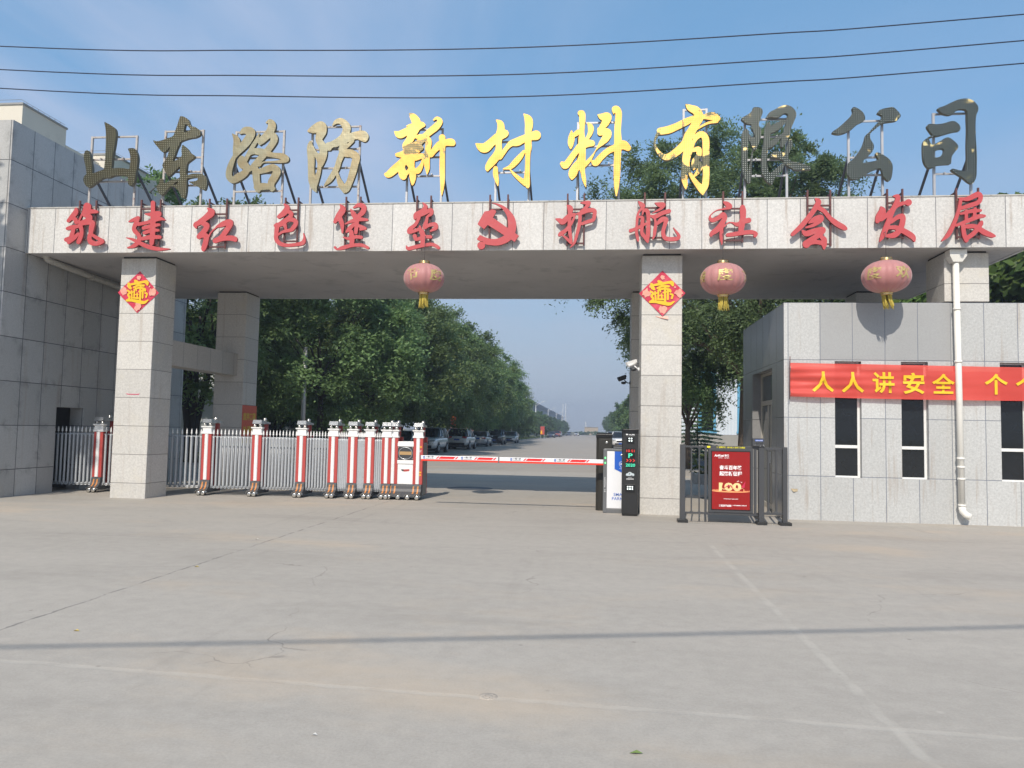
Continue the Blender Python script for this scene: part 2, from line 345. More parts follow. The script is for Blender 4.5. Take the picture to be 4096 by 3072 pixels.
GOLD = [
('山', G1, [('p', [(95,690),(140,690),(165,740),(180,800),(190,880),(205,960),(210,1070),(225,1075),(320,1040),(400,1010),(410,985),(425,850),(435,650),(440,480),(435,330),(415,215),(430,208),(520,255),(590,310),(612,370),(610,450),(590,600),(560,750),(545,900),(545,985),(640,985),(740,990),(830,1005),(845,960),(855,860),(850,760),(830,700),(815,665),(840,650),(900,648),(940,670),(975,750),(985,830),(975,930),(955,1020),(945,1100),(930,1200),(905,1250),(870,1290),(835,1280),(815,1240),(815,1150),(790,1130),(700,1110),(590,1115),(540,1130),(490,1150),(410,1150),(330,1190),(250,1250),(190,1300),(150,1315),(110,1300),(70,1240),(55,1180),(75,1120),(105,1090),(105,1040),(95,970),(75,880),(62,810),(70,740)])]),
('东', G1, [('p', [(1710,105),(1770,115),(1840,160),(1860,210),(1890,270),(1960,290),(2030,340),(2050,390),(2030,430),(1960,465),(1870,480),(1780,505),(1705,540),(1690,580),(1650,660),(1615,760),(1580,870),(1720,790),(1725,690),(1735,610),(1755,595),(1830,660),(1880,730),(1945,770),(1940,810),(1890,850),(1830,900),(1815,960),(1812,1100),(1900,1085),(2000,1080),(2080,1090),(2140,1140),(2155,1200),(2150,1290),(2120,1360),(2060,1340),(1960,1280),(1880,1240),(1845,1215),(1900,1215),(1970,1205),(2005,1175),(1990,1150),(1930,1145),(1818,1175),(1815,1250),(1810,1350),(1795,1450),(1770,1500),(1720,1480),(1690,1400),(1640,1340),(1560,1290),(1500,1330),(1430,1420),(1380,1450),(1340,1410),(1310,1350),(1300,1300),(1340,1250),(1350,1200),(1370,1165),(1400,1170),(1425,1220),(1440,1245),(1550,1190),(1690,1150),(1690,1050),(1695,960),(1620,1030),(1560,1090),(1510,1125),(1470,1090),(1430,1010),(1400,930),(1470,830),(1510,700),(1530,620),(1470,690),(1420,715),(1380,700),(1320,630),(1270,570),(1245,515),(1300,530),(1390,515),(1480,480),(1580,440),(1620,350),(1660,240),(1690,140)]),
  ('n', [(1800,235),(1830,270),(1865,310),(1860,350),(1770,375),(1775,310),(1785,260)]), ('n', [(1588,1262),(1640,1222),(1672,1208),(1650,1250),(1605,1274)])]),
('路', G2, [S((175,340,12),(225,400,75),(240,470,100),(230,560,95),(215,640,60)), S((285,335,20),(350,290,90),(430,310,130),(430,370,120),(380,450,120),(320,520,110),(250,590,100),(210,660,60)), S((210,650,50),(165,750,75),(130,860,85),(130,950,90),(180,1000,90),(260,960,110),(350,900,100),(385,830,90),(370,770,60),(350,740,40)), S((555,340,20),(520,430,50),(460,530,60),(400,640,60),(350,740,60)), S((310,690,80),(290,740,90),(310,800,70),(330,830,20)), S((660,180,20),(710,160,60),(740,210,110),(720,290,110),(650,370,90),(580,440,90),(570,490,30)), S((600,460,50),(730,365,40),(760,370,100),(770,430,100),(720,520,90),(640,620,90),(560,710,90),(480,800,85),(420,860,40)), S((420,640,20),(480,590,80),(600,600,100),(750,640,70),(880,660,90),(940,700,90),(880,730,50),(750,740,25),(620,745,20),(560,790,40)), S((500,790,60),(510,880,100),(520,1000,100),(540,1130,80),(550,1160,20)), S((550,880,70),(650,850,90),(750,820,100),(810,870,110),(780,950,110),(730,1040,100),(740,1120,70),(740,1150,30)), S((530,1100,100),(620,1090,100),(700,1095,80),(760,1120,60))]),
('防', G2, [S((1260,300,30),(1350,270,120),(1440,230,140),(1450,300,140),(1420,380,110),(1410,430,90),(1450,500,110),(1475,580,110),(1460,680,110),(1440,780,60),(1445,800,20)), S((1320,520,30),(1350,610,60),(1400,670,80),(1420,740,70)), S((1290,460,40),(1285,540,90),(1300,700,100),(1300,850,90),(1310,1000,100),(1340,1100,80),(1370,1165,20)), S((1420,760,60),(1410,880,60),(1370,1000,80),(1350,1080,70)), S((1610,215,20),(1660,165,60),(1730,160,90),(1800,230,115),(1800,310,110),(1760,390,110),(1690,450,110),(1600,490,90),(1545,520,110),(1560,550,60)), S((1650,500,60),(1750,440,100),(1850,390,110),(1950,360,110),(2040,370,150),(2060,410,90)), S((1890,440,50),(1830,500,50),(1760,530,110),(1740,620,90),(1700,720,80),(1670,820,80),(1620,910,80),(1560,1000,70),(1490,1075,20)), S((1720,560,60),(1780,610,110),(1870,620,110),(1940,670,110),(1920,780,105),(1890,900,100),(1850,1020,90),(1800,1120,100),(1770,1175,30)), S((1675,900,30),(1690,980,60),(1730,1070,90),(1770,1140,70))]),
('新', G3, [S((385,100,10),(440,150,90),(480,220,120),(470,300,120),(430,380,110),(390,470,100),(340,530,80),(320,575,40)), S((190,350,15),(260,390,100),(350,350,100),(450,310,110),(540,260,90),(580,260,50)), S((350,275,10),(400,265,40),(450,270,60)), S((470,420,40),(560,430,90),(530,490,90),(460,540,90),(400,600,110)), S((225,665,50),(300,660,90),(400,640,150),(500,580,110),(545,570,70)), S((410,560,120),(410,650,150),(400,750,130),(430,850,70),(440,950,90),(440,1040,50),(435,1078,10)), S((350,720,110),(280,790,110),(200,860,110),(120,930,90),(75,930,40)), S((300,780,90),(290,850,90),(310,940,110),(320,990,30)), S((330,930,70),(390,880,50),(410,800,40)), S((480,700,90),(560,680,70),(590,680,60)), S((575,720,20),(555,810,50),(510,880,80),(480,890,50)), S((460,850,30),(470,900,40)), S((715,190,20),(760,165,40),(800,210,70),(750,280,95),(680,340,90),(610,400,80),(580,420,70)), S((600,440,60),(640,470,90),(645,550,80),(630,650,75),(625,760,80),(635,850,60),(632,930,10)), S((680,660,80),(730,600,80),(800,530,100),(880,500,90),(950,495,100),(975,510,70)), S((830,430,85),(835,500,80),(835,650,70),(835,850,72),(838,1000,65),(835,1120,45),(830,1215,10))]),
('材', G3, [S((1555,190,10),(1610,240,80),(1620,320,100),(1600,400,100),(1590,500,80),(1590,600,90),(1560,680,110),(1500,760,110),(1450,830,80),(1440,870,40)), S((1285,515,15),(1350,560,100),(1410,570,130),(1490,500,110),(1570,430,110),(1660,380,110),(1690,370,60)), S((1610,700,60),(1650,640,60),(1700,570,60),(1760,510,80),(1840,490,110),(1920,450,100),(2000,420,100),(2090,400,130)), S((1550,850,60),(1550,930,70),(1570,1020,50),(1582,1088,10)), S((1925,108,10),(1985,180,100),(1995,260,105),(1985,340,90),(1985,420,80),(1985,520,90),(1980,700,65),(1975,900,68),(1970,1000,80),(1980,1080,60),(1980,1115,15)), S((2010,540,50),(2015,600,25)), S((1930,620,40),(1880,690,70),(1820,760,80),(1750,830,60),(1655,858,15)), S((1745,865,15),(1800,930,40),(1880,1000,60),(1950,1050,80))]),
('料', G4, [S((330,160,70),(352,170,80),(355,250,80),(350,400,65),(350,520,90),(355,620,90),(355,720,90),(340,820,110),(360,930,60),(380,1040,50),(400,1135,10)), S((215,395,15),(215,480,80),(205,560,75),(205,625,25)), S((230,470,40),(290,420,70),(320,400,50)), S((430,290,20),(465,350,75),(455,430,60),(410,510,40)), S((95,830,60),(140,850,90),(220,740,80),(280,660,80),(330,600,90),(420,560,100),(480,560,80)), S((330,800,90),(260,890,110),(230,960,110),(220,1020,40)), S((380,850,60),(440,790,50),(490,720,25),(525,660,8)), S((560,185,15),(620,210,90),(680,210,110),(660,280,100),(620,340,80),(600,400,80),(680,420,110),(660,490,100),(610,550,70),(560,610,30),(525,660,8)), S((570,370,40),(590,420,80)), S((490,800,40),(530,820,80),(600,740,80),(690,660,80),(780,620,90),(880,580,120),(950,620,80)), S((765,175,8),(765,110,50),(800,110,90),(828,160,85),(825,240,85),(815,400,85),(820,550,100),(815,700,90),(808,850,88),(805,1000,80),(800,1130,60),(798,1250,15))]),
('有', G4, [S((1705,40,10),(1760,90,80),(1840,130,110),(1880,210,110),(1840,290,110),(1790,380,110),(1740,470,120),(1700,560,110),(1600,660,100),(1500,730,90),(1420,740,70),(1350,680,45),(1305,600,28),(1300,520,28),(1340,430,40),(1380,390,60)), S((1370,400,90),(1480,380,100),(1600,330,90),(1720,270,90),(1830,220,60),(1940,210,60),(2040,200,110),(2120,230,70)), S((2110,270,40),(2000,290,30),(1900,340,25),(1850,380,10)), S((1740,600,80),(1710,700,90),(1690,850,80),(1680,1000,80),(1695,1100,60),(1700,1160,15)), S((1780,560,80),(1760,680,50),(1740,800,22),(1740,900,40),(1780,1000,50),(1850,1100,70),(1910,1170,90),(1920,1235,15)), S((1800,570,25),(1840,480,70),(1910,440,80),(1960,500,90),(1965,650,88),(1965,850,85),(1965,1000,85),(1950,1120,85),(1920,1200,50)), S((1800,650,50),(1870,640,70),(1870,720,70),(1820,790,70),(1810,860,70),(1800,900,30)), S((1860,810,50),(1890,870,65),(1850,950,50),(1800,1000,20))]),
('限', G5, [('p', [(190,385),(300,320),(365,260),(385,210),(450,200),(520,220),(545,280),(520,360),(490,440),(480,510),(510,560),(518,640),(500,740),(460,850),(430,910),(390,890),(340,800),(320,740),(320,640),(350,690),(410,700),(395,620),(360,550),(355,490),(290,475),(230,440)]), S((270,575,40),(260,640,110),(250,800,105),(245,1000,90),(250,1200,90),(280,1350,90),(315,1440,50)), S((390,890,20),(360,1050,20),(340,1200,40),(330,1350,60),(325,1440,30)), S((600,375,10),(680,320,80),(780,300,140),(870,245,130),(960,240,140),(1030,310,140),(1010,400,130),(970,520,110),(940,640,110),(900,740,110),(865,840,50)), S((640,480,60),(630,560,100),(615,750,95),(580,950,90),(570,1150,90),(590,1280,110),(660,1390,130),(690,1460,40)), S((680,580,110),(780,520,120),(890,440,70)), S((660,830,100),(740,770,100),(810,710,60),(880,660,60)), S((680,1370,120),(760,1280,90),(840,1210,80),(900,1130,40)), S((1000,760,60),(1000,820,80),(960,920,70),(930,1010,90),(940,1090,100),(1000,1140,100),(1100,1180,130),(1200,1190,110),(1300,1210,60),(1335,1230,20)), S((700,1000,60),(760,985,110),(850,1000,120),(920,1050,100))]),
('公', G6, [('p', [(95,535),(180,470),(270,390),(340,320),(375,260),(365,210),(400,195),(470,230),(520,280),(540,350),(510,385),(440,420),(360,490),(270,540),(180,560)]), ('p', [(705,275),(740,230),(830,205),(910,195),(960,230),(1010,290),(1010,330),(960,375),(880,390),(790,405),(730,440),(670,490),(615,520),(640,480),(690,420),(750,360),(765,310),(730,290)]), ('p', [(600,535),(610,620),(650,690),(655,740),(630,800),(570,860),(520,910),(500,940),(600,930),(700,905),(705,870),(680,820),(705,800),(780,835),(860,890),(905,970),(905,1060),(890,1150),(860,1185),(820,1165),(780,1110),(750,1020),(690,1025),(600,1065),(500,1130),(420,1160),(360,1165),(310,1110),(300,1020),(320,940),(390,880),(450,800),(500,720),(530,640),(550,570)]), S((590,560,24),(640,490,24))]),
('司', G6, [('p', [(1515,210),(1600,180),(1700,130),(1800,90),(1900,80),(1990,110),(2050,180),(2055,240),(2030,300),(2020,400),(2020,550),(2030,700),(2038,850),(2035,1000),(2030,1120),(2000,1200),(1965,1220),(1910,1190),(1850,1140),(1770,1090),(1700,1040),(1715,1020),(1800,1040),(1890,1050),(1905,1000),(1908,880),(1905,700),(1910,500),(1905,350),(1900,240),(1830,220),(1770,235),(1720,280),(1670,300),(1590,285),(1540,250)]), ('p', [(1370,455),(1400,420),(1500,425),(1600,410),(1710,380),(1780,410),(1815,460),(1805,510),(1720,525),(1600,560),(1500,585),(1440,560),(1400,510)]), S((1460,572,24),(1390,610,24),(1370,640,40)), ('p', [(1380,610),(1410,660),(1440,700),(1520,665),(1640,600),(1720,640),(1780,700),(1785,740),(1740,800),(1700,860),(1690,950),(1640,960),(1520,970),(1460,1000),(1400,1015),(1350,970),(1320,880),(1315,700),(1335,640)]), ('n', [(1470,790),(1540,755),(1595,760),(1590,810),(1540,860),(1465,865)])]),
]
RED = [
('筑', S1, [S((215,160,30),(210,200,60),(170,250,55),(125,300,40)), S((160,260,40),(205,285,50),(215,320,40)), S((245,310,20),(300,190,25),(330,120,50),(360,130,60),(350,190,60),(320,230,60)), S((350,200,40),(410,190,50),(460,195,30)), S((320,215,40),(370,260,70),(340,300,60),(270,315,30),(215,330,15)), S((115,390,40),(170,375,50),(230,365,40)), S((190,380,40),(170,450,50),(150,500,50),(100,520,50)), S((125,560,25),(140,530,60),(200,490,50),(240,450,30)), S((265,360,50),(280,420,45),(270,480,50),(245,540,50),(235,560,20)), S((220,360,20),(310,330,40),(400,320,60),(395,380,60),(385,440,50),(370,500,50),(390,550,60),(450,565,50),(510,545,50),(535,540,20)), S((520,525,30),(460,500,40),(390,455,30))]),
('建', S1, [S((1110,90,50),(1110,180,50),(1110,300,60),(1105,450,60),(1095,560,50)), S((1020,220,15),(1080,225,40),(1170,210,50),(1185,230,40),(1150,260,30)), S((940,340,40),(1040,320,40),(1130,290,45),(1200,275,40),(1250,290,10)), S((1000,385,40),(1100,360,45),(1180,345,30)), S((1010,440,40),(1100,410,45),(1170,410,30)), S((980,510,40),(1080,490,50),(1190,490,40)), S((830,310,15),(880,290,40),(940,260,30),(920,310,50),(890,380,45),(900,420,50),(950,480,45),(940,540,50),(890,590,45),(815,615,15)), S((800,497,10),(880,520,35),(960,560,45),(1050,600,50),(1150,625,45),(1230,630,30),(1305,627,10))]),
('红', S1, [S((1745,150,10),(1790,200,80),(1730,260,70),(1650,320,60),(1605,345,50),(1610,375,30)), S((1700,330,60),(1740,360,60),(1700,430,60),(1650,480,60),(1640,495,30)), S((1680,470,50),(1730,480,60),(1720,560,60),(1700,620,55),(1695,650,15)), S((1750,500,20),(1790,430,15),(1850,375,15)), S((1850,370,20),(1920,340,60),(2000,310,60),(2010,340,60),(1960,420,60),(1900,500,60),(1840,530,60)), S((1830,535,50),(1920,510,50),(2000,500,60),(2060,510,60),(2070,530,30))]),
('色', S2, [S((225,105,10),(265,150,60),(230,210,70),(165,260,45)), S((250,190,40),(310,215,50),(300,260,50),(240,310,60),(180,350,60),(120,365,35)), S((250,300,40),(330,295,50),(370,330,50),(330,400,50),(300,420,40),(210,440,30),(150,480,20)), S((230,340,50),(250,410,30)), S((145,360,60),(135,450,50),(135,530,50),(180,580,50),(260,600,40),(380,590,40),(450,570,50),(470,520,30),(460,455,8))]),
('堡', S2, [S((900,115,15),(930,170,70),(880,250,70),(835,320,40)), S((890,270,60),(920,350,50),(925,450,20)), S((1025,170,15),(1060,230,60),(1090,290,50)), S((1060,150,20),(1120,120,50),(1180,140,60),(1170,200,60),(1120,250,50)), S((960,345,15),(1040,310,40),(1130,290,45),(1220,295,30)), S((1100,260,50),(1095,350,50),(1085,450,40)), S((1060,350,40),(1010,400,50),(975,440,25)), S((1110,360,30),(1160,385,45),(1200,400,30),(1140,410,30)), S((1030,440,50),(1040,520,60),(1035,600,50)), S((935,505,15),(1000,520,35),(1090,500,40),(1150,505,40)), S((835,625,30),(860,648,20),(930,630,45),(1050,600,40),(1160,600,40),(1230,630,35))]),
('垒', S2, [S((1885,90,10),(1920,140,50),(1880,190,50),(1800,230,40),(1790,280,30)), S((1800,255,50),(1900,220,45),(1980,180,50),(1990,220,40),(1950,250,30)), S((1840,270,40),(1800,350,40),(1730,410,50),(1720,450,30),(1780,430,40),(1850,400,35),(1850,370,20)), S((1940,260,30),(1930,310,40),(1910,370,50),(1910,390,40),(1960,360,40),(2030,350,50),(2040,390,50),(1980,430,20)), S((1870,430,60),(1890,500,60),(1880,600,50)), S((1790,490,50),(1810,530,40),(1900,500,40),(1980,500,40)), S((1690,605,10),(1710,640,40),(1800,620,45),(1900,600,40),(2000,590,40),(2070,625,40),(2075,640,20))]),
('emblem', S3, [('P', [(178,415),(278,235),(350,222),(385,203),(440,220),(442,245),(398,322),(325,425),(272,487)]), ('P', [(398,322),(768,580),(708,668),(322,425)]), ('p', [(375,112),(480,125),(590,180),(670,260),(715,340),(732,430),(720,520),(690,590),(640,650),(560,695),(460,720),(370,715),(285,700),(262,650),(270,600),(350,622),(440,625),(520,600),(580,555),(610,480),(615,400),(600,310),(560,230),(500,170),(430,130)]), ('P', [(168,630),(213,568),(290,605),(285,700),(250,660),(215,660)]), S((230,720,110),(231,720,110))]),
('护', S3, [S((1455,145,15),(1500,190,80),(1500,260,60),(1490,350,50),(1490,450,50),(1500,560,50),(1520,680,30)), S((1295,340,15),(1350,360,60),(1400,380,80),(1480,300,60),(1560,280,50)), S((1560,320,30),(1520,400,40),(1440,500,50),(1370,550,60),(1345,570,40)), S((1390,570,20),(1460,630,40),(1515,690,30)), S((1650,110,15),(1720,110,50),(1770,110,50),(1740,160,50),(1690,200,30),(1640,230,10)), S((1580,270,10),(1650,260,50),(1750,220,60),(1840,220,60),(1850,270,55),(1830,350,50),(1750,380,50),(1670,410,40)), S((1640,280,50),(1640,350,50),(1625,450,50),(1600,550,45),(1560,680,35),(1500,750,10))]),
('航', S4, [S((260,160,10),(310,210,70),(330,240,50),(270,310,30),(250,380,40),(240,480,35),(235,600,40),(255,700,40),(260,730,15)), S((320,350,20),(340,290,40),(390,300,60),(405,380,55),(405,500,55),(400,620,60),(395,740,30)), S((250,390,20),(310,385,40),(320,430,50),(310,600,45),(320,660,20)), S((150,580,50),(230,550,45),(330,500,40),(370,480,30)), S((310,600,40),(340,650,50),(390,720,50)), S((500,185,15),(570,210,70),(620,210,60),(590,260,40),(520,300,25),(460,328,8)), S((440,370,30),(500,380,60),(600,330,60),(700,300,60)), S((500,420,30),(510,480,40),(500,560,50),(490,640,40),(470,695,20)), S((530,480,40),(600,420,70),(660,420,60),(640,500,55),(615,600,55),(640,680,60),(720,700,60),(820,690,55),(840,650,45),(800,590,30),(760,535,8))]),
('社', S4, [S((1480,170,20),(1530,200,70),(1570,240,60),(1480,270,25),(1380,290,15),(1300,350,15),(1285,400,40),(1320,430,60),(1400,400,60),(1470,350,70),(1495,400,70),(1450,480,70),(1390,560,80),(1310,620,60),(1300,660,20)), S((1470,470,60),(1450,560,50),(1450,680,55),(1455,780,10)), S((1490,520,20),(1540,470,18),(1600,465,20),(1680,490,60),(1760,450,70),(1840,430,70)), S((1750,245,70),(1755,300,90),(1755,400,80),(1740,480,90),(1725,600,70)), S((1535,640,50),(1620,630,60),(1750,610,60),(1870,600,60),(1940,620,50),(1930,650,50))]),
('会', S5, [S((325,80,20),(350,110,50),(310,180,45),(250,260,45),(190,330,45),(120,395,35),(110,405,20)), S((330,150,40),(400,190,40),(450,250,40),(510,300,50),(580,340,45),(608,355,10)), S((260,300,10),(310,270,50),(370,250,50),(370,280,30),(300,320,30),(235,340,15)), S((205,370,20),(240,395,50),(320,370,50),(390,360,50),(360,400,50),(300,440,50),(240,490,70)), S((230,490,50),(310,470,40),(380,480,40),(400,490,50),(400,530,20)), S((370,420,30),(400,450,50),(405,500,40))]),
('发', S5, [S((915,150,10),(930,190,60),(900,240,60),(885,280,40)), S((920,270,30),(990,210,40),(1060,140,40),(1135,115,30)), S((1035,55,20),(1070,60,40),(1060,110,45),(1020,190,45),(990,270,45),(960,350,50),(930,420,40),(905,465,10)), S((1165,112,60),(1166,112,60)), S((1010,290,30),(1060,250,40),(1110,240,50),(1110,300,50),(1080,370,50),(1030,410,50),(950,415,20)), S((980,340,30),(1050,340,40),(1120,370,50),(1200,420,50),(1220,460,20))]),
('展', S5, [S((1625,75,15),(1700,80,40),(1790,40,50),(1820,60,40),(1800,110,40),(1720,140,40),(1640,165,30)), S((1640,90,30),(1620,190,30),(1580,300,35),(1530,400,40),(1470,460,12)), S((1640,215,20),(1740,190,35),(1820,185,25)), S((1690,190,30),(1690,280,30)), S((1770,170,30),(1760,260,30)), S((1600,320,25),(1700,280,35),(1800,240,40),(1855,235,25)), S((1660,310,40),(1670,400,40),(1690,450,40),(1690,465,20)), S((1690,440,40),(1760,390,40),(1820,310,40),(1830,285,20)), S((1700,330,40),(1770,330,40),(1850,380,50),(1920,410,40),(1955,418,10))]),
]
# ================================================================== the ground
def ground_mat(name, col, lines=True, tan=(.50, .40, .29)):
    m, t, p = newmat(name)
    g = nd(t, 'ShaderNodeNewGeometry'); pos = g.outputs['Position']
    sp = nd(t, 'ShaderNodeSeparateXYZ'); lk(t, pos, sp.inputs[0]); X, Y = sp.outputs[0], sp.outputs[1]
    mpn = nd(t, 'ShaderNodeMapping'); lk(t, pos, mpn.inputs[0]); mpn.inputs['Rotation'].default_value = (0, 0, R(-12)); mpn.inputs['Scale'].default_value = (.35, 1, 1)
    a = noise(t, mpn.outputs[0], .55, 8, .62, .3); b = noise(t, pos, 6.5, 8, .72); c_ = noise(t, pos, 60, 4, .7)
    v = mth(t, 'ADD', .71, mth(t, 'ADD', mth(t, 'MULTIPLY', a, .26), mth(t, 'ADD', mth(t, 'MULTIPLY', ramp(t, b, .3, .7), .11), mth(t, 'MULTIPLY', ramp(t, c_, .25, .75), .15))))
    vm = nd(t, 'ShaderNodeVectorMath', operation='SCALE'); vm.inputs[0].default_value = col; lk(t, v, vm.inputs['Scale']); c = vm.outputs[0]
    # dusty tan patches, darker worn patches, small oil spots
    mt = nd(t, 'ShaderNodeMapping'); lk(t, pos, mt.inputs[0]); mt.inputs['Scale'].default_value = (.5, 1.1, 1); mt.inputs['Location'].default_value = (4.2, 2.3, 0)
    c = mixc_(t, mth(t, 'MULTIPLY', ramp(t, noise(t, mt.outputs[0], .42, 7, .62, .2), .52, .70), .5), c, tan)
    c = mixc_(t, mth(t, 'MULTIPLY', ramp(t, noise(t, mpn.outputs[0], .9, 9, .66, .5), .47, .70), .42), c, sc3(col, .70))
    vo = nd(t, 'ShaderNodeTexVoronoi', {'Scale': 2.6, 'Randomness': 1.}, feature='F1'); lk(t, pos, vo.inputs['Vector'])
    spot = mth(t, 'SUBTRACT', 1., ramp(t, mth(t, 'ADD', vo.outputs['Distance'], mth(t, 'MULTIPLY', b, .05)), .045, .085))
    wn = nd(t, 'ShaderNodeTexWhiteNoise', noise_dimensions='3D'); lk(t, vo.outputs['Position'], wn.inputs['Vector'])
    c = mixc_(t, mth(t, 'MULTIPLY', mth(t, 'MULTIPLY', spot, mth(t, 'GREATER_THAN', wn.outputs['Value'], .5)), .5), c, sc3(col, .42))
    vo2 = nd(t, 'ShaderNodeTexVoronoi', {'Scale': 1.3, 'Randomness': 1.}); lk(t, pos, vo2.inputs['Vector'])
    wn2 = nd(t, 'ShaderNodeTexWhiteNoise', noise_dimensions='3D'); lk(t, vo2.outputs['Position'], wn2.inputs['Vector'])
    fl = mth(t, 'SUBTRACT', 1., ramp(t, mth(t, 'ADD', vo2.outputs['Distance'], mth(t, 'MULTIPLY', c_, .06)), .05, .075))
    c = mixc_(t, mth(t, 'MULTIPLY', mth(t, 'MULTIPLY', fl, mth(t, 'GREATER_THAN', wn2.outputs['Value'], .8)), .4), c, sc3(col, 1.35))
    wv = nd(t, 'ShaderNodeVectorMath', operation='MULTIPLY_ADD'); nz = nd(t, 'ShaderNodeTexNoise', {'Scale': 1.3, 'Detail': 6.}); lk(t, pos, nz.inputs['Vector'])
    lk(t, nz.outputs['Color'], wv.inputs[0]); wv.inputs[1].default_value = (.9, .9, 0); lk(t, pos, wv.inputs[2])
    vc_ = nd(t, 'ShaderNodeTexVoronoi', {'Scale': .28, 'Randomness': 1.}, feature='DISTANCE_TO_EDGE'); lk(t, wv.outputs[0], vc_.inputs['Vector'])
    crk = mth(t, 'MULTIPLY', mth(t, 'SUBTRACT', 1., ramp(t, vc_.outputs['Distance'], .0006, .0022)), ramp(t, noise(t, pos, .45, 4, .6), .52, .62))
    c = mixc_(t, mth(t, 'MULTIPLY', crk, .55), c, sc3(col, .4))
    mtk = nd(t, 'ShaderNodeMapping'); lk(t, pos, mtk.inputs[0]); mtk.inputs['Scale'].default_value = (3.2, .16, 1); mtk.inputs['Rotation'].default_value = (0, 0, R(-9))
    trk = mth(t, 'MULTIPLY', ramp(t, noise(t, mtk.outputs[0], 1.0, 5, .55), .56, .7), ramp(t, noise(t, pos, .5, 4, .6), .45, .6))
    c = mixc_(t, mth(t, 'MULTIPLY', trk, .22), c, sc3(col, .55))
    hgt = mth(t, 'SUBTRACT', mth(t, 'MULTIPLY', c_, .5), mth(t, 'MULTIPLY', crk, .5))
    if lines:
        # slab joints: (x0,y0)-(x1,y1), half width, colour; the edges wander
        wob = mth(t, 'MULTIPLY', mth(t, 'SUBTRACT', noise(t, pos, 2.4, 5, .6), .5), .09)
        wob2 = mth(t, 'MULTIPLY', mth(t, 'SUBTRACT', noise(t, pos, 14, 3, .6), .5), .035)
        gap = ramp(t, noise(t, pos, 3.3, 5, .6), .38, .55)
        for (x0, y0, x1, y1, hw, lc, k) in [(-4.55, -6, -4.45, 17, .012, (.15, .145, .135), .75), (1.62, -6, 1.70, 11.5, .032, (.50, .47, .41), .36), (-9, 5.0, 8, 4.15, .026, (.50, .47, .41), .3),
                                            (-12, 15.9, 12, 14.2, .025, (.52, .49, .44), .35), (-12, 10.1, -1.2, 10.2, .012, (.2, .19, .18), .4), (-12, 21.6, 8, 21.6, .02, (.2, .19, .18), .5), (-4.6, 17, -4.6, 400, .02, (.22, .21, .2), .35)]:
            L = math.hypot(x1-x0, y1-y0); ux, uy = (x1-x0)/L, (y1-y0)/L
            dx = mth(t, 'SUBTRACT', X, x0); dy = mth(t, 'SUBTRACT', Y, y0)
            along = mth(t, 'ADD', mth(t, 'MULTIPLY', dx, ux), mth(t, 'MULTIPLY', dy, uy))
            dist = mth(t, 'ABSOLUTE', mth(t, 'ADD', mth(t, 'ADD', mth(t, 'SUBTRACT', mth(t, 'MULTIPLY', dy, ux), mth(t, 'MULTIPLY', dx, uy)), wob), wob2))
            msk = mth(t, 'MULTIPLY', mth(t, 'SUBTRACT', 1., ramp(t, dist, hw*.5, hw*1.6)), mth(t, 'MULTIPLY', mth(t, 'GREATER_THAN', along, 0.), mth(t, 'LESS_THAN', along, L)))
            c = mixc_(t, mth(t, 'MULTIPLY', mth(t, 'MULTIPLY', msk, mth(t, 'ADD', .12, mth(t, 'MULTIPLY', gap, .88))), k), c, lc)
            hgt = mth(t, 'SUBTRACT', hgt, mth(t, 'MULTIPLY', msk, .4))
    lk(t, c, p.inputs['Base Color']); p.inputs['Roughness'].default_value = .8; p.inputs['Specular IOR Level'].default_value = .3
    bp = nd(t, 'ShaderNodeBump', {'Strength': .35, 'Distance': .01}); lk(t, hgt, bp.inputs['Height']); lk(t, bp.outputs[0], p.inputs['Normal'])
    return m
m_ground = ground_mat('concrete_ground', (.388, .358, .314))
m_road = ground_mat('concrete_road', (.355, .32, .28), True, (.46, .37, .27))
m_field = mat('dry_soil', (.16, .15, .09), .95, var=.3, scale=.3, dirt=(.10, .12, .045), dirt_amt=.8)
def sheet(name, x0, x1, y0, y1, z, m, kind='structure'):
    o = MB().add([(x0, y0, z), (x1, y0, z), (x1, y1, z), (x0, y1, z)], [(0, 1, 2, 3)]).build(name, m); o['kind'] = kind; return o
sheet('terrain', -2500, 2500, -400, 4500, -.06, m_field)
sheet('ground', -60, 60, -60, 30, 0, m_ground)
sheet('road', -11.6, 4.7, 30.0, 365, .0, m_road)
# dark asphalt of the side yard on the right, and pavement on the left
m_asph = mat('asphalt', (.055, .057, .06), .85, var=.25, scale=3, bump=.4, bscale=60)
sheet('yard_pavement', 4.7, 40, 33.2, 46, .0, m_asph)
m_kerb = mat('kerb_concrete', (.38, .36, .33), .8, var=.2, scale=3)
def kerb(x0, x1, y0, y1):
    o = MB().box(x0, x1, y0, y1, -.05, .13).build('kerb', m_kerb, bevel=.02); o['kind'] = 'structure'
kerb(-11.75, -11.6, 30, 365); kerb(4.7, 4.85, 46.2, 365); kerb(4.85, 40, 46.05, 46.2)
m_verge = mat('verge_soil', (.085, .095, .04), .95, var=.5, scale=2.5, bump=.8, bscale=14, dirt=(.16, .13, .08), dirt_amt=.6)
sheet('verge', -24, -11.75, 30, 365, .06, m_verge); sheet('lawn', 4.85, 40, 46.2, 365, .06, m_verge)

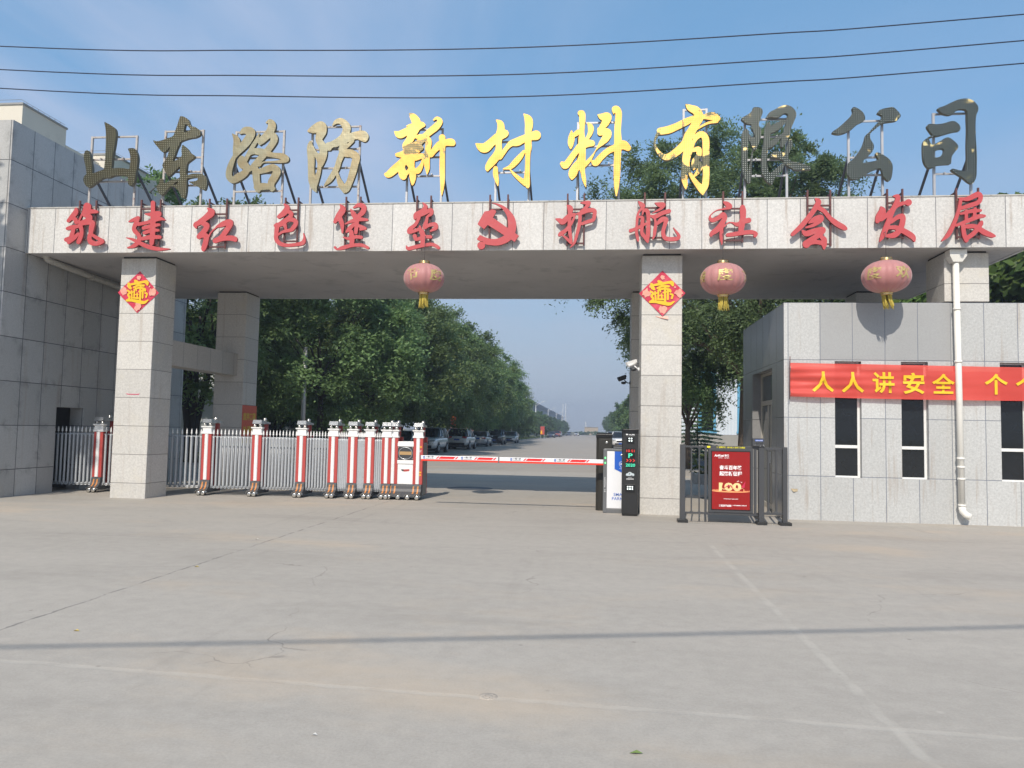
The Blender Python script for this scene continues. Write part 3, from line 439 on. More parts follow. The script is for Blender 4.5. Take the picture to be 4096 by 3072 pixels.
# ================================================================== the entrance canopy: slab, fascia, columns, tie beam = one structure
g_fascia = granite('granite_fascia', (.56, .55, .525), .617, -2.28, None, 0, lw=.007, line=(.13, .13, .14), tvar=.085, speck=.30, flame=.6, streak=.6)
g_col = granite('granite_column', (.52, .503, .468), None, 0, .607, .32, lw=.007, line=(.19, .18, .17), tvar=.09, streak=.3, speck=.28, flame=.6, lcol=(.55, .51, .42))
g_beam = granite('granite_tie_beam', (.44, .415, .38), .62, 15.97, None, 0, lw=.006, line=(.1, .1, .1), tvar=.06)
m_soffit = mat('soffit_render', (.45, .43, .42), .9, var=.16, scale=.8, dirt=(.27, .26, .26), dirt_amt=.5, bump=.3, bscale=20)
# trowel marks and hairline cracks of the soffit
canopy = thing('entrance_canopy', 'wide granite clad gate canopy on square columns spanning the whole entrance', 'gate canopy', (-2, 15.25, 0))
XL, XR, YF, YR, ZB, ZT = -12.19, 8.07, 14.78, 20.37, 5.19, 6.16
f = MB()
f.box(XL, XR, YF, YF+.06, ZB, ZT); f.box(XL, XR, YR-.06, YR, ZB, ZT-.04); f.box(XR-.06, XR, YF+.06, YR-.06, ZB, ZT-.02)
f.build('fascia', g_fascia, canopy, .004)
MB().box(XL, XR-.06, YF+.06, YR-.06, ZB+.012, ZT-.05).build('soffit', m_soffit, canopy)
m_coping = mat('coping_stone', (.44, .43, .40), .7, var=.2, scale=5, dirt=(.12, .11, .10), dirt_amt=.7)
MB().box(XL, XR+.01, YF-.012, YF+.14, ZT, ZT+.028).build('coping', m_coping, canopy, .004)
YP = 15.2
m_shadowgap = mat('dark_joint', (.05, .05, .05), .9)
def column(x0, x1, y0, y1, z0=-.02, z1=5.165):
    c = MB().box(x0, x1, y0, y1, z0, z1).build('column', g_col, canopy, .012)
    MB().box(x0+.03, x1-.03, y0+.03, y1-.03, z1, ZB+.012).build('shadow_gap', m_shadowgap, c)
P1 = (-10.25, -9.45, YP, YP+.80); P2 = (.92, 1.72, YP, YP+.80); P3 = (-10.17, -9.345, 19.27, 20.09)
x4 = onY(2524, 1500, 19.27).x; P4 = (x4, x4+.82, 19.27, 20.09)
for c_ in (P1, P2, P3, P4): column(*c_)
YW = 15.12                                      # face of the gatehouse wall
column(6.64, 7.45, YW, YW+.8, 4.225)
x6 = onY(3424, 1190, 19.27).x; column(x6, x6+.82, 19.27, 20.09, 3.9)
MB().box(-10.0, -9.53, P1[3]+.001, P3[2]-.001, 2.92, 3.5).build('tie_beam', g_beam, canopy, .006)

# ================================================================== the stone faced building on the left
g_left = granite('granite_left_wall', (.42, .42, .41), .63, 14.23, .925, .575, lw=.009, line=(.075, .08, .09), tvar=.13, speck=.16, stain=.6, streak=.3, rough=.45)
lb = thing('granite_side_building', 'dark stained granite clad building with square gate slot left of the canopy', 'building', (-15, 17, 0))
# right hand wall (plane x=-12.19) with the slot the sliding gate runs into
X0, YA, YB_, H = -12.19, 14.24, onX(747, 1199, -12.19).y, 7.90
def rect_wall(mb, place, us, zs, holes):
    """grid of faces over us x zs, leaving out the holes (u0,u1,z0,z1)"""
    for a, b in zip(us[:-1], us[1:]):
        for c, d in zip(zs[:-1], zs[1:]):
            if any(h[0]-1e-6 <= a and b <= h[1]+1e-6 and h[2]-1e-6 <= c and d <= h[3]+1e-6 for h in holes): continue
            mb.add([place(a, c), place(b, c), place(b, d), place(a, d)], [(0, 1, 2, 3)])
w = MB()
SL = (16.0, 16.93, -.05, 1.93)
rect_wall(w, lambda u, z: (X0, u, z), [YA, SL[0], SL[1], YB_], [-.05, SL[3], H], [SL])
for (a, b, z0, z1) in [SL]:                     # reveal of the slot
    w.add([(X0, a, z0), (X0-.35, a, z0), (X0-.35, a, z1), (X0, a, z1)], [(0, 1, 2, 3)]); w.add([(X0, b, z0), (X0-.35, b, z0), (X0-.35, b, z1), (X0, b, z1)], [(3, 2, 1, 0)])
    w.add([(X0, a, z1), (X0-.35, a, z1), (X0-.35, b, z1), (X0, b, z1)], [(0, 1, 2, 3)])
w.add([(X0, YA, -.05), (X0-9, YA, -.05), (X0-9, YA, H), (X0, YA, H)], [(0, 1, 2, 3)])
w.add([(X0, YB_, -.05), (X0-9, YB_, -.05), (X0-9, YB_, H), (X0, YB_, H)], [(3, 2, 1, 0)])
w.add([(X0, YA, H), (X0-9, YA, H), (X0-9, YB_, H), (X0, YB_, H)], [(0, 1, 2, 3)])
w.build('wall', g_left, lb)
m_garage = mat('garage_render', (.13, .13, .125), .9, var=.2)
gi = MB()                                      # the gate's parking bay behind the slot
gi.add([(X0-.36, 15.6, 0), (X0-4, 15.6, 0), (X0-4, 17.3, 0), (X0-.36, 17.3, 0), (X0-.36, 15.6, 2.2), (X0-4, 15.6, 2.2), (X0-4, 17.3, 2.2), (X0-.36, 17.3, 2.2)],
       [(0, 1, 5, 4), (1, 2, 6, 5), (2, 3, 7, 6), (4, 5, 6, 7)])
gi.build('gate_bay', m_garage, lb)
# the top edge sinks a little towards the back: parapet slabs already follow it; cream blocks rise behind
m_cream = mat('cream_render', (.62, .58, .49), .85, var=.08, scale=1.2, dirt=(.45, .42, .36), dirt_amt=.3)
m_edge = mat('roof_edge', (.28, .28, .27), .8)
def block(label, px0, pyt, X, xw, Y1, zb):
    p = onX(px0, pyt, X); b = thing('rendered_building', label, 'building', (X-xw/2, (p.y+Y1)/2, 0))
    MB().box(X-xw, X, p.y, Y1, zb, p.z-.05).build('wall', m_cream, b)
    MB().box(X-xw-.03, X+.03, p.y-.03, Y1+.03, p.z-.05, p.z).build('roof', m_edge, b)
    r = MB()
    for k in range(7): yy = p.y+.2+k*(Y1-p.y-.4)/6; r.tube([(X-.05, yy, p.z), (X-.05, yy, p.z+.09)], .008, 5)
    r.tube([(X-.05, p.y, p.z+.09), (X-.05, Y1, p.z+.09)], .006, 5); r.tube([(X-.05, p.y, p.z+.09), (X-xw, p.y, p.z+.09)], .006, 5)
    r.build('lightning_rail', m_edge, b)
pA = onX(266, 509, -15.4)
block('tall cream rendered block rising behind the granite wall at far left', 92, 411, -15.4, 9, pA.y, 0)
block('low cream rendered block with flat roof behind the first gold letter', 452, 613, -15.0, 9, onX(721, 774, -15.0).y, 0)
pC = onX(263, 580, -15.4)
tag(MB().box(-22, -15.41, pA.y+.035, onX(452, 613, -15.0).y-.04, 0, pC.z).build('linking_wing', m_cream), 'low rendered link between the two cream blocks over the granite wall', 'building')

# ================================================================== the gatehouse on the right
g_house = granite('granite_gatehouse', (.47, .475, .465), .6, 3.74, 1.12, .84, lw=.007, line=(.16, .18, .22), tvar=.085, speck=.3, flame=.6, streak=.5)
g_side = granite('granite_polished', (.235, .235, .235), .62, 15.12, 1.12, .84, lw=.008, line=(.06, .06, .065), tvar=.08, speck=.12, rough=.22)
gh = thing('gatehouse', 'low granite clad gatehouse with three narrow dark windows at the right', 'gatehouse', (7, 17, 0))
HX0, HX1, HY1, HZ = 3.66, 12.0, 19.15, 4.2
wins = [(4.61, 5.10, .82, 3.06), (5.83, 6.32, .82, 3.06), (7.61, 8.1, .82, 3.06), (9.4, 9.9, .82, 3.06)]
w = MB(); us = sorted({HX0, HX1, *[a for q in wins for a in q[:2]]})
rect_wall(w, lambda u, z: (u, YW, z), us, [-.05, .82, 3.06, HZ], wins)
for a, b, z0, z1 in wins:
    y0, y1 = YW, YW+.16
    w.add([(a, y0, z0), (a, y1, z0), (a, y1, z1), (a, y0, z1)], [(0, 1, 2, 3)]); w.add([(b, y0, z0), (b, y1, z0), (b, y1, z1), (b, y0, z1)], [(3, 2, 1, 0)])
    w.add([(a, y0, z1), (a, y1, z1), (b, y1, z1), (b, y0, z1)], [(0, 1, 2, 3)]); w.add([(a, y0, z0), (a, y1, z0), (b, y1, z0), (b, y0, z0)], [(3, 2, 1, 0)])
w.add([(HX0, YW, HZ), (HX1, YW, HZ), (HX1, YW+.25, HZ), (HX0, YW+.25, HZ)], [(0, 1, 2, 3)])
w.add([(HX0, YW+.25, HZ), (HX1, YW+.25, HZ), (HX1, YW+.25, 3.9), (HX0, YW+.25, 3.9)], [(0, 1, 2, 3)])
w.add([(HX1, YW, -.05), (HX1, HY1, -.05), (HX1, HY1, HZ), (HX1, YW, HZ)], [(0, 1, 2, 3)])
w.build('front_wall', g_house, gh)
m_smooth = granite('granite_smooth', (.33, .335, .335), None, 0, None, 0, tvar=0, speck=.12)
for k in range(4): x = 4.34+.6*k; MB().box(x+.006, x+.594, YW-.003, YW-.0002, 3.09, 4.19).build('smooth_slab', m_smooth, gh)['label'] = 'smoother darker grey slab'
DR = (16.1, 18.05, -.05, 3.0)                   # door recess in the side wall
w = MB()
rect_wall(w, lambda u, z: (HX0, u, z), [YW, DR[0], DR[1], HY1], [-.05, 3.0, HZ], [DR])
a, b, z0, z1 = DR
w.add([(HX0, a, z0), (HX0+.25, a, z0), (HX0+.25, a, z1), (HX0, a, z1)], [(0, 1, 2, 3)]); w.add([(HX0, b, z0), (HX0+.25, b, z0), (HX0+.25, b, z1), (HX0, b, z1)], [(3, 2, 1, 0)])
w.add([(HX0, a, z1), (HX0+.25, a, z1), (HX0+.25, b, z1), (HX0, b, z1)], [(0, 1, 2, 3)])
w.add([(HX0, HY1, -.05), (HX1, HY1, -.05), (HX1, HY1, HZ), (HX0, HY1, HZ)], [(3, 2, 1, 0)])
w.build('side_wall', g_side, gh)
MB().box(HX0+.26, HX1-.05, YW+.26, HY1-.05, 3.7, 3.9).build('roof', m_soffit, gh)
m_dark = mat('dark_interior', (.02, .02, .02), .9)
m_glass = mat('window_glass', (.012, .014, .016), .05, var=.1, spec=.5)
m_white = mat('white_frame', (.74, .74, .72), .4, var=.05, dirt=(.5, .48, .42), dirt_amt=.3)
m_pvc = mat('cream_frame', (.50, .47, .41), .45, var=.06)
for a, b, z0, z1 in wins:
    f = MB(); y0, y1 = YW+.10, YW+.15
    f.box(a, a+.012, y0, y1, z0, z1); f.box(b-.045, b, y0, y1, z0, z1); f.box(a+.012, b-.045, y0, y1, z0, z0+.035); f.box(a+.012, b-.045, y0, y1, z1-.035, z1); f.box(a+.012, b-.045, y0, y1, 1.385, 1.445)
    fr = f.build('window', m_white, gh, .004)
    MB().box(a+.012, b-.045, y0+.018, y0+.026, z0+.035, z1-.035).build('pane', m_glass, fr)
MB().box(HX0+.6, HX1-.3, YW+.5, HY1-.4, 0, 3.6).build('room', m_dark, gh)
a, b, z0, z1 = DR
# the door: transom window over a glazed sliding door
d = MB(); xa, xb = HX0+.19, HX0+.25
d.box(xa, xb, a, a+.06, 0, z1); d.box(xa, xb, b-.06, b, 0, z1); d.box(xa, xb, a+.06, b-.06, z1-.06, z1); d.box(xa, xb, a+.06, b-.06, 2.28, 2.38); d.box(xa, xb, a+.65, a+.71, 2.38, z1-.06)
d.box(xa, xb, a+.06, b-.06, 0, .12); ym = (a+b)/2
for y in (a+.08, ym-.03, ym+.25): d.box(xa+.005, xb-.005, y, y+.06, .12, 2.28)
dd = d.build('door', m_pvc, gh, .004)
m_glass2 = mat('door_glass', (.10, .12, .12), .08, var=.3, scale=1.2, spec=.6)
MB().box(xa+.025, xa+.033, a+.06, b-.06, .12, z1-.06).build('pane', m_glass2, dd)
MB().box(xa-.03, xa, ym-.02, ym+.01, 1.0, 1.25).build('handle', m_white, dd)

# rain pipes
m_pipe = mat('white_pipe', (.76, .745, .69), .42, var=.08, scale=3, dirt=(.52, .50, .44), dirt_amt=.2)
dp = thing('drain_pipe', 'white downpipe running down the gatehouse front from the canopy hopper', 'drain pipe', (6.83, 15.0, 0))
yp = YW-.115
b = MB().tube([(6.80, yp, 4.95), (6.84, yp, .36)], .057, 14)
b.tube([(6.84, yp, .36), (6.845, yp-.01, .26), (6.89, yp-.03, .20), (6.96, yp-.06, .16)], .064, 14)
b.build('pipe', m_pipe, dp)
for z, k in ((4.06, 6.807), (3.06, 6.816), (1.24, 6.832), (1.08, 6.834), (.86, 6.836), (.37, 6.84)): MB().tube([(k, yp, z-.02), (k, yp, z+.02)], .069, 14).build('collar', m_pipe, dp)
MB().frus((6.72, 6.89, yp-.08, yp+.09), (6.65, 6.96, yp-.11, yp+.11), 4.95, 5.06).box(6.65, 6.96, yp-.11, yp+.11, 5.06, 5.185).build('hopper', m_pipe, dp, .008)
for z in (2.0, 3.6): MB().tube([(6.82, yp, z), (6.82, YW, z)], .014, 6).build('bracket', m_pipe, dp)
m_pipe2 = mat('grey_pipe', (.50, .48, .43), .5, var=.15, scale=4, dirt=(.25, .24, .22), dirt_amt=.6)
p0, p1 = onX(180, 1025, -12.0), Vector((-12.0, 19.6, 4.93))
sp_ = thing('slanted_pipe', 'grey plastic drain pipe slung under the canopy soffit along the dark wall', 'drain pipe', (-12, 17, 5))
MB().tube([p0+Vector((0, -.0, .16)), p0+Vector((0, 0, .03)), p0+Vector((0, .07, -.05)), p0+Vector((0, .2, -.07)), p1], .066, 12).build('pipe', m_pipe2, sp_)
for k in (.35, .7): q = p0.lerp(p1, k)+Vector((0, 0, -.05)); MB().tube([q+Vector((0, -.03, 0)), q+Vector((0, .03, 0))], .075, 12).build('collar', m_pipe2, sp_)
# ================================================================== gold letters standing on the canopy
def gold_mat(name, col, rough, peel=0., peel_scale=4., dull=(.13, .115, .07), dots=(.45, .36, .2), dotk=.6, drough=.35, seed=0.):
    m, t, p = newmat(name)
    tco = nd(t, 'ShaderNodeTexCoord'); v = tco.outputs['Object']
    mv = nd(t, 'ShaderNodeMapping'); lk(t, v, mv.inputs[0]); mv.inputs['Location'].default_value = (seed, 0, seed*.7); v2 = mv.outputs[0]
    n = noise(t, v2, 3, 6, .6)
    c = mixc_(t, ramp(t, noise(t, v2, 1.1, 4, .6), .35, .65), (col[0]*1.02, col[1]*1.1, col[2]*1.15), (col[0]*.96, col[1]*.84, col[2]*.7)); c = mixc_(t, mth(t, 'MULTIPLY', n, .25), c, sc3(col, .6)); rr = rough
    if peel:                                     # where the foil has come off the dark sheet below
        pk = ramp(t, noise(t, v2, peel_scale, 9, .62, .9), .62-peel*.3, .66-peel*.3)
        c = mixc_(t, pk, c, dull); rr = mth(t, 'ADD', rough, mth(t, 'MULTIPLY', pk, drough-rough))
    sp = nd(t, 'ShaderNodeSeparateXYZ'); lk(t, v, sp.inputs[0])
    g = .042                                     # the grid of drilled light holes
    dx = mth(t, 'PINGPONG', sp.outputs[0], g/2); dz = mth(t, 'PINGPONG', sp.outputs[2], g/2)
    rr_ = mth(t, 'SQRT', mth(t, 'ADD', mth(t, 'MULTIPLY', dx, dx), mth(t, 'MULTIPLY', dz, dz)))
    hole = mth(t, 'SUBTRACT', 1., ramp(t, rr_, .006, .012))
    c = mixc_(t, mth(t, 'MULTIPLY', hole, dotk), c, dots)
    lk(t, c, p.inputs['Base Color']); p.inputs['Metallic'].default_value = 1.
    if peel: lk(t, rr, p.inputs['Roughness'])
    else: p.inputs['Roughness'].default_value = rough
    bn = nd(t, 'ShaderNodeBump', {'Strength': .25, 'Distance': .02}); lk(t, noise(t, v2, 6, 3), bn.inputs['Height']); lk(t, bn.outputs[0], p.inputs['Normal'])
    return m
m_golddull = gold_mat('gold_sky_reflected', (.16, .142, .088), .32, dots=(.75, .68, .5), dotk=.75)  # olive base colour holds the blue sky these letters mirror
m_goldpale = gold_mat('gold_pale', (.37, .325, .215), .38, dots=(.2, .17, .09), dotk=.6)  # mirrored sky put into the colour here too, lighter than above
m_goldbri = gold_mat('gold_bright', (.74, .46, .14), .6, dots=(.25, .13, .03), dotk=.6)
m_goldbri2 = gold_mat('gold_bright_worn', (.74, .45, .14), .6, peel=.12, peel_scale=2.2, dots=(.55, .34, .08), dotk=.55, seed=2.)
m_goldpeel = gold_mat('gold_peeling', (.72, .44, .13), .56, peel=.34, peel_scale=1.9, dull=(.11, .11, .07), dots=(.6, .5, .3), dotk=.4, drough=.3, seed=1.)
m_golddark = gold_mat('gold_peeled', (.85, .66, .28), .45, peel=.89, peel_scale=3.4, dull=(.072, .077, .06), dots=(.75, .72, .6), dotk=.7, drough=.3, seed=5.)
m_goldside = mat('letter_return', (.17, .15, .10), .55, .6, var=.2, scale=8)
m_rust = mat('rusty_steel', (.42, .40, .38), .6, .1, var=.15, scale=7, dirt=(.20, .075, .05), dirt_amt=1.)
m_steel = mat('galvanised_steel', (.42, .42, .43), .45, .5, var=.12, scale=7)
m_brace = mat('dark_steel', (.075, .075, .085), .6, .2, var=.2, scale=7)
m_maroon = mat('maroon_steel', (.10, .035, .035), .65, .1, var=.3, scale=9, dirt=(.22, .10, .06), dirt_amt=.6)
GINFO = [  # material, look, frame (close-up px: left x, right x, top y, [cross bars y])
 (m_golddull, 'dark olive gold three-pronged letter, first of the rooftop row', (140, 905, 400, [800, 1180]), 0),
 (m_golddull, 'dark olive gold letter with crossed strokes beside the three-pronged one', (1400, 2045, 300, [770, 1015, 1250]), 0),
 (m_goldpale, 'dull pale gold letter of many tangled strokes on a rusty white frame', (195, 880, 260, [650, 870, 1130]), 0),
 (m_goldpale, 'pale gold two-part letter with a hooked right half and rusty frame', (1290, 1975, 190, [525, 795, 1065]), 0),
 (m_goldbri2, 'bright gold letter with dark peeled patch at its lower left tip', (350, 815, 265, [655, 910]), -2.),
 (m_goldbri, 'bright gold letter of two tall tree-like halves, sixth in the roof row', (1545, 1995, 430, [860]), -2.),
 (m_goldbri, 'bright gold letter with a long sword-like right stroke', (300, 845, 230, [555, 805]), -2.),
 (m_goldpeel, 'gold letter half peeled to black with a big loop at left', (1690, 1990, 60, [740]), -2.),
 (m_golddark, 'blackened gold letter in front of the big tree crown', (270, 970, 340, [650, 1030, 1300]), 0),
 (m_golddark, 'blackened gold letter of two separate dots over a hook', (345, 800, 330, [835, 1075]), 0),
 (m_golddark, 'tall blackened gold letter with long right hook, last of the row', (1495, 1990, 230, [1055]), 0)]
YG = 14.98
for (ch, (o, s), ops), (gm, look, (fl, fr, ft, bars), tilt) in zip(GOLD, GINFO):
    pl, prr = onY(o[0]+fl*s, o[1]+ft*s, YG), onY(o[0]+fr*s, o[1]+ft*s, YG)
    base = Vector(((pl.x+prr.x)/2, YG, ZT+.028))
    t_ = thing('rooftop_letter', look, 'sign letter', base, 0, 'gold letters standing on the canopy roof')
    me = glyph_mesh('letter_face', ops, o, s, YG, .075, base)
    if tilt: me.transform(Matrix.Translation((0, 0, .9)) @ Matrix.Rotation(R(tilt), 4, 'X') @ Matrix.Translation((0, 0, -.9)))
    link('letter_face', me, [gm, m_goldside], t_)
    rusty = ch in '山东路防'; fm = m_rust if rusty else m_steel
    yb = YG+.13 + (.06 if tilt else 0); fr_ = MB()
    zt = (pl.z+prr.z)/2; w_ = .042
    for x in (pl.x, prr.x): fr_.box(x-w_/2, x+w_/2, yb, yb+w_, ZT+.001, zt)
    bz = [zt-w_/2]+[onY(o[0]+(fl+fr)/2*s, o[1]+q*s, YG).z for q in bars]
    for z in bz: fr_.box(pl.x+w_/2, prr.x-w_/2, yb+.004, yb+w_-.004, z-w_/2+.004, z+w_/2-.004)
    for z in bz[1:]:                             # stubs that carry the letter sheet
        for k in (.25, .75): x = pl.x+(prr.x-pl.x)*k; fr_.box(x-.012, x+.012, YG+.07, yb+.003, z-.012, z+.012)
    fr_.build('support_frame', fm, t_)
    for x in (pl.x, prr.x): MB().bar((x, yb+w_, zt-.45*(zt-ZT)), (x+.02, yb+1.15, ZT-.02), .04).build('brace', m_brace, t_)

# ================================================================== red letters and emblem in front of the fascia
m_red = mat('red_letter', (.47, .062, .068), .55, var=.08, scale=2.5, dirt=(.47, .15, .15), dirt_amt=.35)
m_redside = mat('red_letter_return', (.30, .045, .045), .6, var=.1)
RLOOK = ['red letter with bamboo top, first of the fascia row', 'red letter with a long sweeping foot stroke, second on the fascia', 'red letter of a zigzag thread and a wide foot, third on the fascia', 'red letter with a hook curling round its base, above the left lantern side', 'red stacked letter of many bars over a wide foot, fifth on the fascia', 'red letter just above the left lantern, right before the emblem',
 'red hammer and sickle emblem in the middle of the fascia', 'red letter right of the hammer and sickle emblem', 'red letter with a barred boat-like left half above the right column', 'red letter with a curling left half, above the middle lantern', 'red letter under a wide pitched roof stroke', 'red letter with a round dot at its top right, above the right lantern', 'red letter at the right end of the fascia above the downpipe']
YRD = 14.78-.13
for (ch, (o, s), ops), look in zip(RED, RLOOK):
    pts = np.vstack([np.array(q[1], float)[:, :2] for q in ops]); lo, hi = pts.min(0), pts.max(0)
    a, b = onY(o[0]+lo[0]*s, o[1]+lo[1]*s, YRD), onY(o[0]+hi[0]*s, o[1]+hi[1]*s, YRD)
    base = Vector(((a.x+b.x)/2, YRD, b.z))
    t_ = thing('fascia_emblem' if ch == 'emblem' else 'fascia_letter', look, 'emblem' if ch == 'emblem' else 'sign letter', base, 0, 'red letters hung on the canopy fascia')
    link('letter_face', glyph_mesh('letter_face', ops, o, s, YRD, .045, base, res=4), [m_red, m_redside], t_)
    fr_ = MB(); w_ = .032; xs = (a.x+(b.x-a.x)*.3, a.x+(b.x-a.x)*.72); y0 = YRD+.05; y1 = y0+w_
    for x in xs: fr_.box(x-w_/2, x+w_/2, y0, y1, b.z+.06, ZT+.14); fr_.box(x-w_/2+.003, x+w_/2-.003, y1, 14.98, ZT+.05, ZT+.08)
    for z in (b.z+.10, a.z-.12): fr_.box(xs[0]+w_/2, xs[1]-w_/2, y0+.003, y1-.003, z-w_/2, z+w_/2)
    for x in xs:
        for z in (b.z+.10, a.z-.12): fr_.box(x-.01, x+.01, YRD+.045, y0, z-.01, z+.01)
    fr_.build('hanging_frame', m_maroon, t_)

# ================================================================== lanterns
def lantern_mat():
    m, t, p = newmat('lantern_silk')
    tco = nd(t, 'ShaderNodeTexCoord'); v = tco.outputs['Object']
    c = mixc_(t, noise(t, v, 2.5, 4), (.52, .205, .195), (.60, .30, .285))
    lk(t, c, p.inputs['Base Color']); p.inputs['Roughness'].default_value = .55; p.inputs['Sheen Weight'].default_value = .4
    tr = nd(t, 'ShaderNodeBsdfTranslucent'); tr.inputs[0].default_value = (.55, .12, .11, 1)
    ms = nd(t, 'ShaderNodeMixShader', {0: .25}); lk(t, p.outputs[0], ms.inputs[1]); lk(t, tr.outputs[0], ms.inputs[2])
    lk(t, ms.outputs[0], t.nodes['Material Output'].inputs[0]); return m
m_silk = lantern_mat()
m_brass = mat('brass', (.62, .44, .20), .28, 1., var=.1)
m_goldprint = mat('gold_print', (.56, .45, .18), .5, .35, var=.15, scale=30)
m_tassel = mat('yellow_tassel', (.46, .36, .06), .8, var=.3, scale=40)
m_cord = mat('cord', (.10, .09, .09), .8)
def lantern(c, rad, ht, ch, yaw, look, sway):
    t_ = thing('lantern', look, 'lantern', c, 0, 'round red lanterns hung along the canopy front')
    prof = [(.105, -ht/2)] + [(rad*math.cos(a)**.82 if abs(a) < 1.57 else .1, ht/2*math.sin(a)) for a in np.linspace(-1.32, 1.32, 21)] + [(.105, ht/2)]
    prof = [(max(r_, .105), z) for r_, z in prof]
    N = 16
    MB().lathe(prof, (0, 0, 0), N*6, 0, 'z', N, .04).build('lantern_body', m_silk, t_, local=True)
    r_ = MB()
    for k in range(N):
        a = 2*math.pi*(k+.5)/N - math.pi/2
        r_.tube([((q+.001-rad*.02)*math.cos(a), (q+.001-rad*.02)*math.sin(a), z) for q, z in prof], .0038, 4, smooth=False)
    r_.build('gold_ribs', m_goldprint, t_, local=True)
    MB().lathe([(.112, ht/2-.004), (.118, ht/2+.008), (.104, ht/2+.018), (.116, ht/2+.03), (.103, ht/2+.042), (.10, ht/2+.06), (.03, ht/2+.068)], n=24).build('top_cap', m_brass, t_, local=True)
    MB().lathe([(.03, -ht/2-.055), (.10, -ht/2-.05), (.108, -ht/2-.035), (.098, -ht/2-.022), (.112, -ht/2-.01), (.112, -ht/2+.004)], n=24).build('bottom_cap', m_brass, t_, local=True)
    ts = MB(); rg = random.Random(int(c[0]*100))
    for k in range(46):
        a = rg.uniform(0, 6.283); rr = .085*rg.uniform(.75, 1); L = .25*rg.uniform(.75, 1.05); z0 = -ht/2-.05
        sx, sy = sway*rg.uniform(.5, 1.2)+rg.uniform(-.025, .025), rg.uniform(-.02, .02)
        ts.tube([(rr*math.cos(a), rr*math.sin(a), z0), (rr*math.cos(a)+sx*.35, rr*math.sin(a)+sy*.4, z0-L*.5), (rr*math.cos(a)+sx, rr*math.sin(a)+sy, z0-L)], [.0075, .008, .004], 4, smooth=False)
    ts.build('tassel', m_tassel, t_, local=True)
    MB().tube([(0, 0, ht/2+.06), (.0, .0, ZB+.25-c[2])], .005, 5).tube([(0, 0, ZB+.25-c[2]), (0, .17, ZB+.26-c[2])], .005, 5).build('cord', m_cord, t_, local=True)
    # characters printed on the silk: a flat lettering bent on to the body
    for k, (cc, dy) in enumerate(((ch[0], yaw), (ch[1], yaw-72), (ch[2], yaw+72))):
        me = text_mesh(cc, .30, .02, 0, 'CENTER')
        for v in me.vertices:
            a = R(dy)+v.co.x/(rad*1.0); lat = (v.co.y+.0)/(ht/2)*.82
            rr = rad*math.cos(lat)**.82*1.006
            v.co = (rr*math.sin(a), -rr*math.cos(a), ht/2*math.sin(lat)*1.005)
        link('lettering', me, m_goldprint, t_)
c1, c2, c3 = onY(1696, 1113, 14.6), onY(2892, 1117, 14.57), onY(3545, 1107, 14.55)
lantern(c1, .405, .575, '节欢度', -22, 'faded red lantern hanging left of the road opening, under the emblem', .0)
lantern(c2, .425, .60, '度佳节', -4, 'faded red lantern between the right column and the gatehouse corner', .015)
lantern(c3, .43, .60, '欢度佳', 22, 'faded red lantern hanging in front of the gatehouse wall beside the downpipe', .05)

# ================================================================== new year posters on the two front columns
m_posterred = mat('poster_red', (.56, .035, .075), .35, var=.06, scale=4, coat=.4)
m_postergold = mat('poster_gold', (.86, .52, .03), .32, .15, var=.08, scale=9)
m_posterpink = mat('poster_pink', (.72, .33, .25), .4, var=.4, scale=18)
o, s = (2480, 960), .1808
CHAR = [S((860,900,60),(910,935,80),(930,960,60)), S((700,965,60),(720,1030,80),(760,1075,50)), S((740,985,50),(850,965,55),(960,945,60),(1090,920,60),(1150,935,90),(1170,985,50)), S((830,1050,40),(940,1005,50),(1080,1010,50)), S((680,1120,40),(740,1170,50),(700,1220,50),(740,1290,50),(700,1345,60)),
 S((670,1352,50),(800,1350,60),(950,1375,80),(1100,1400,70),(1200,1345,30)), S((780,1130,36),(795,1300,44)), S((850,1110,36),(850,1290,40)), S((920,1180,30),(930,1280,40)), S((1000,1050,50),(1000,1340,50)), S((1062,1080,40),(1062,1290,45)), S((1120,1180,40),(1170,1200,40),(1150,1270,44)), S((730,1190,30),(860,1140,30)), S((850,1100,44),(960,1060,44),(1100,1080,40),(1120,1130,40)), S((840,1220,24),(950,1215,24)), S((960,1150,30),(1130,1110,30)), S((840,1292,40),(960,1300,40)), S((880,1060,30),(900,1130,30))]
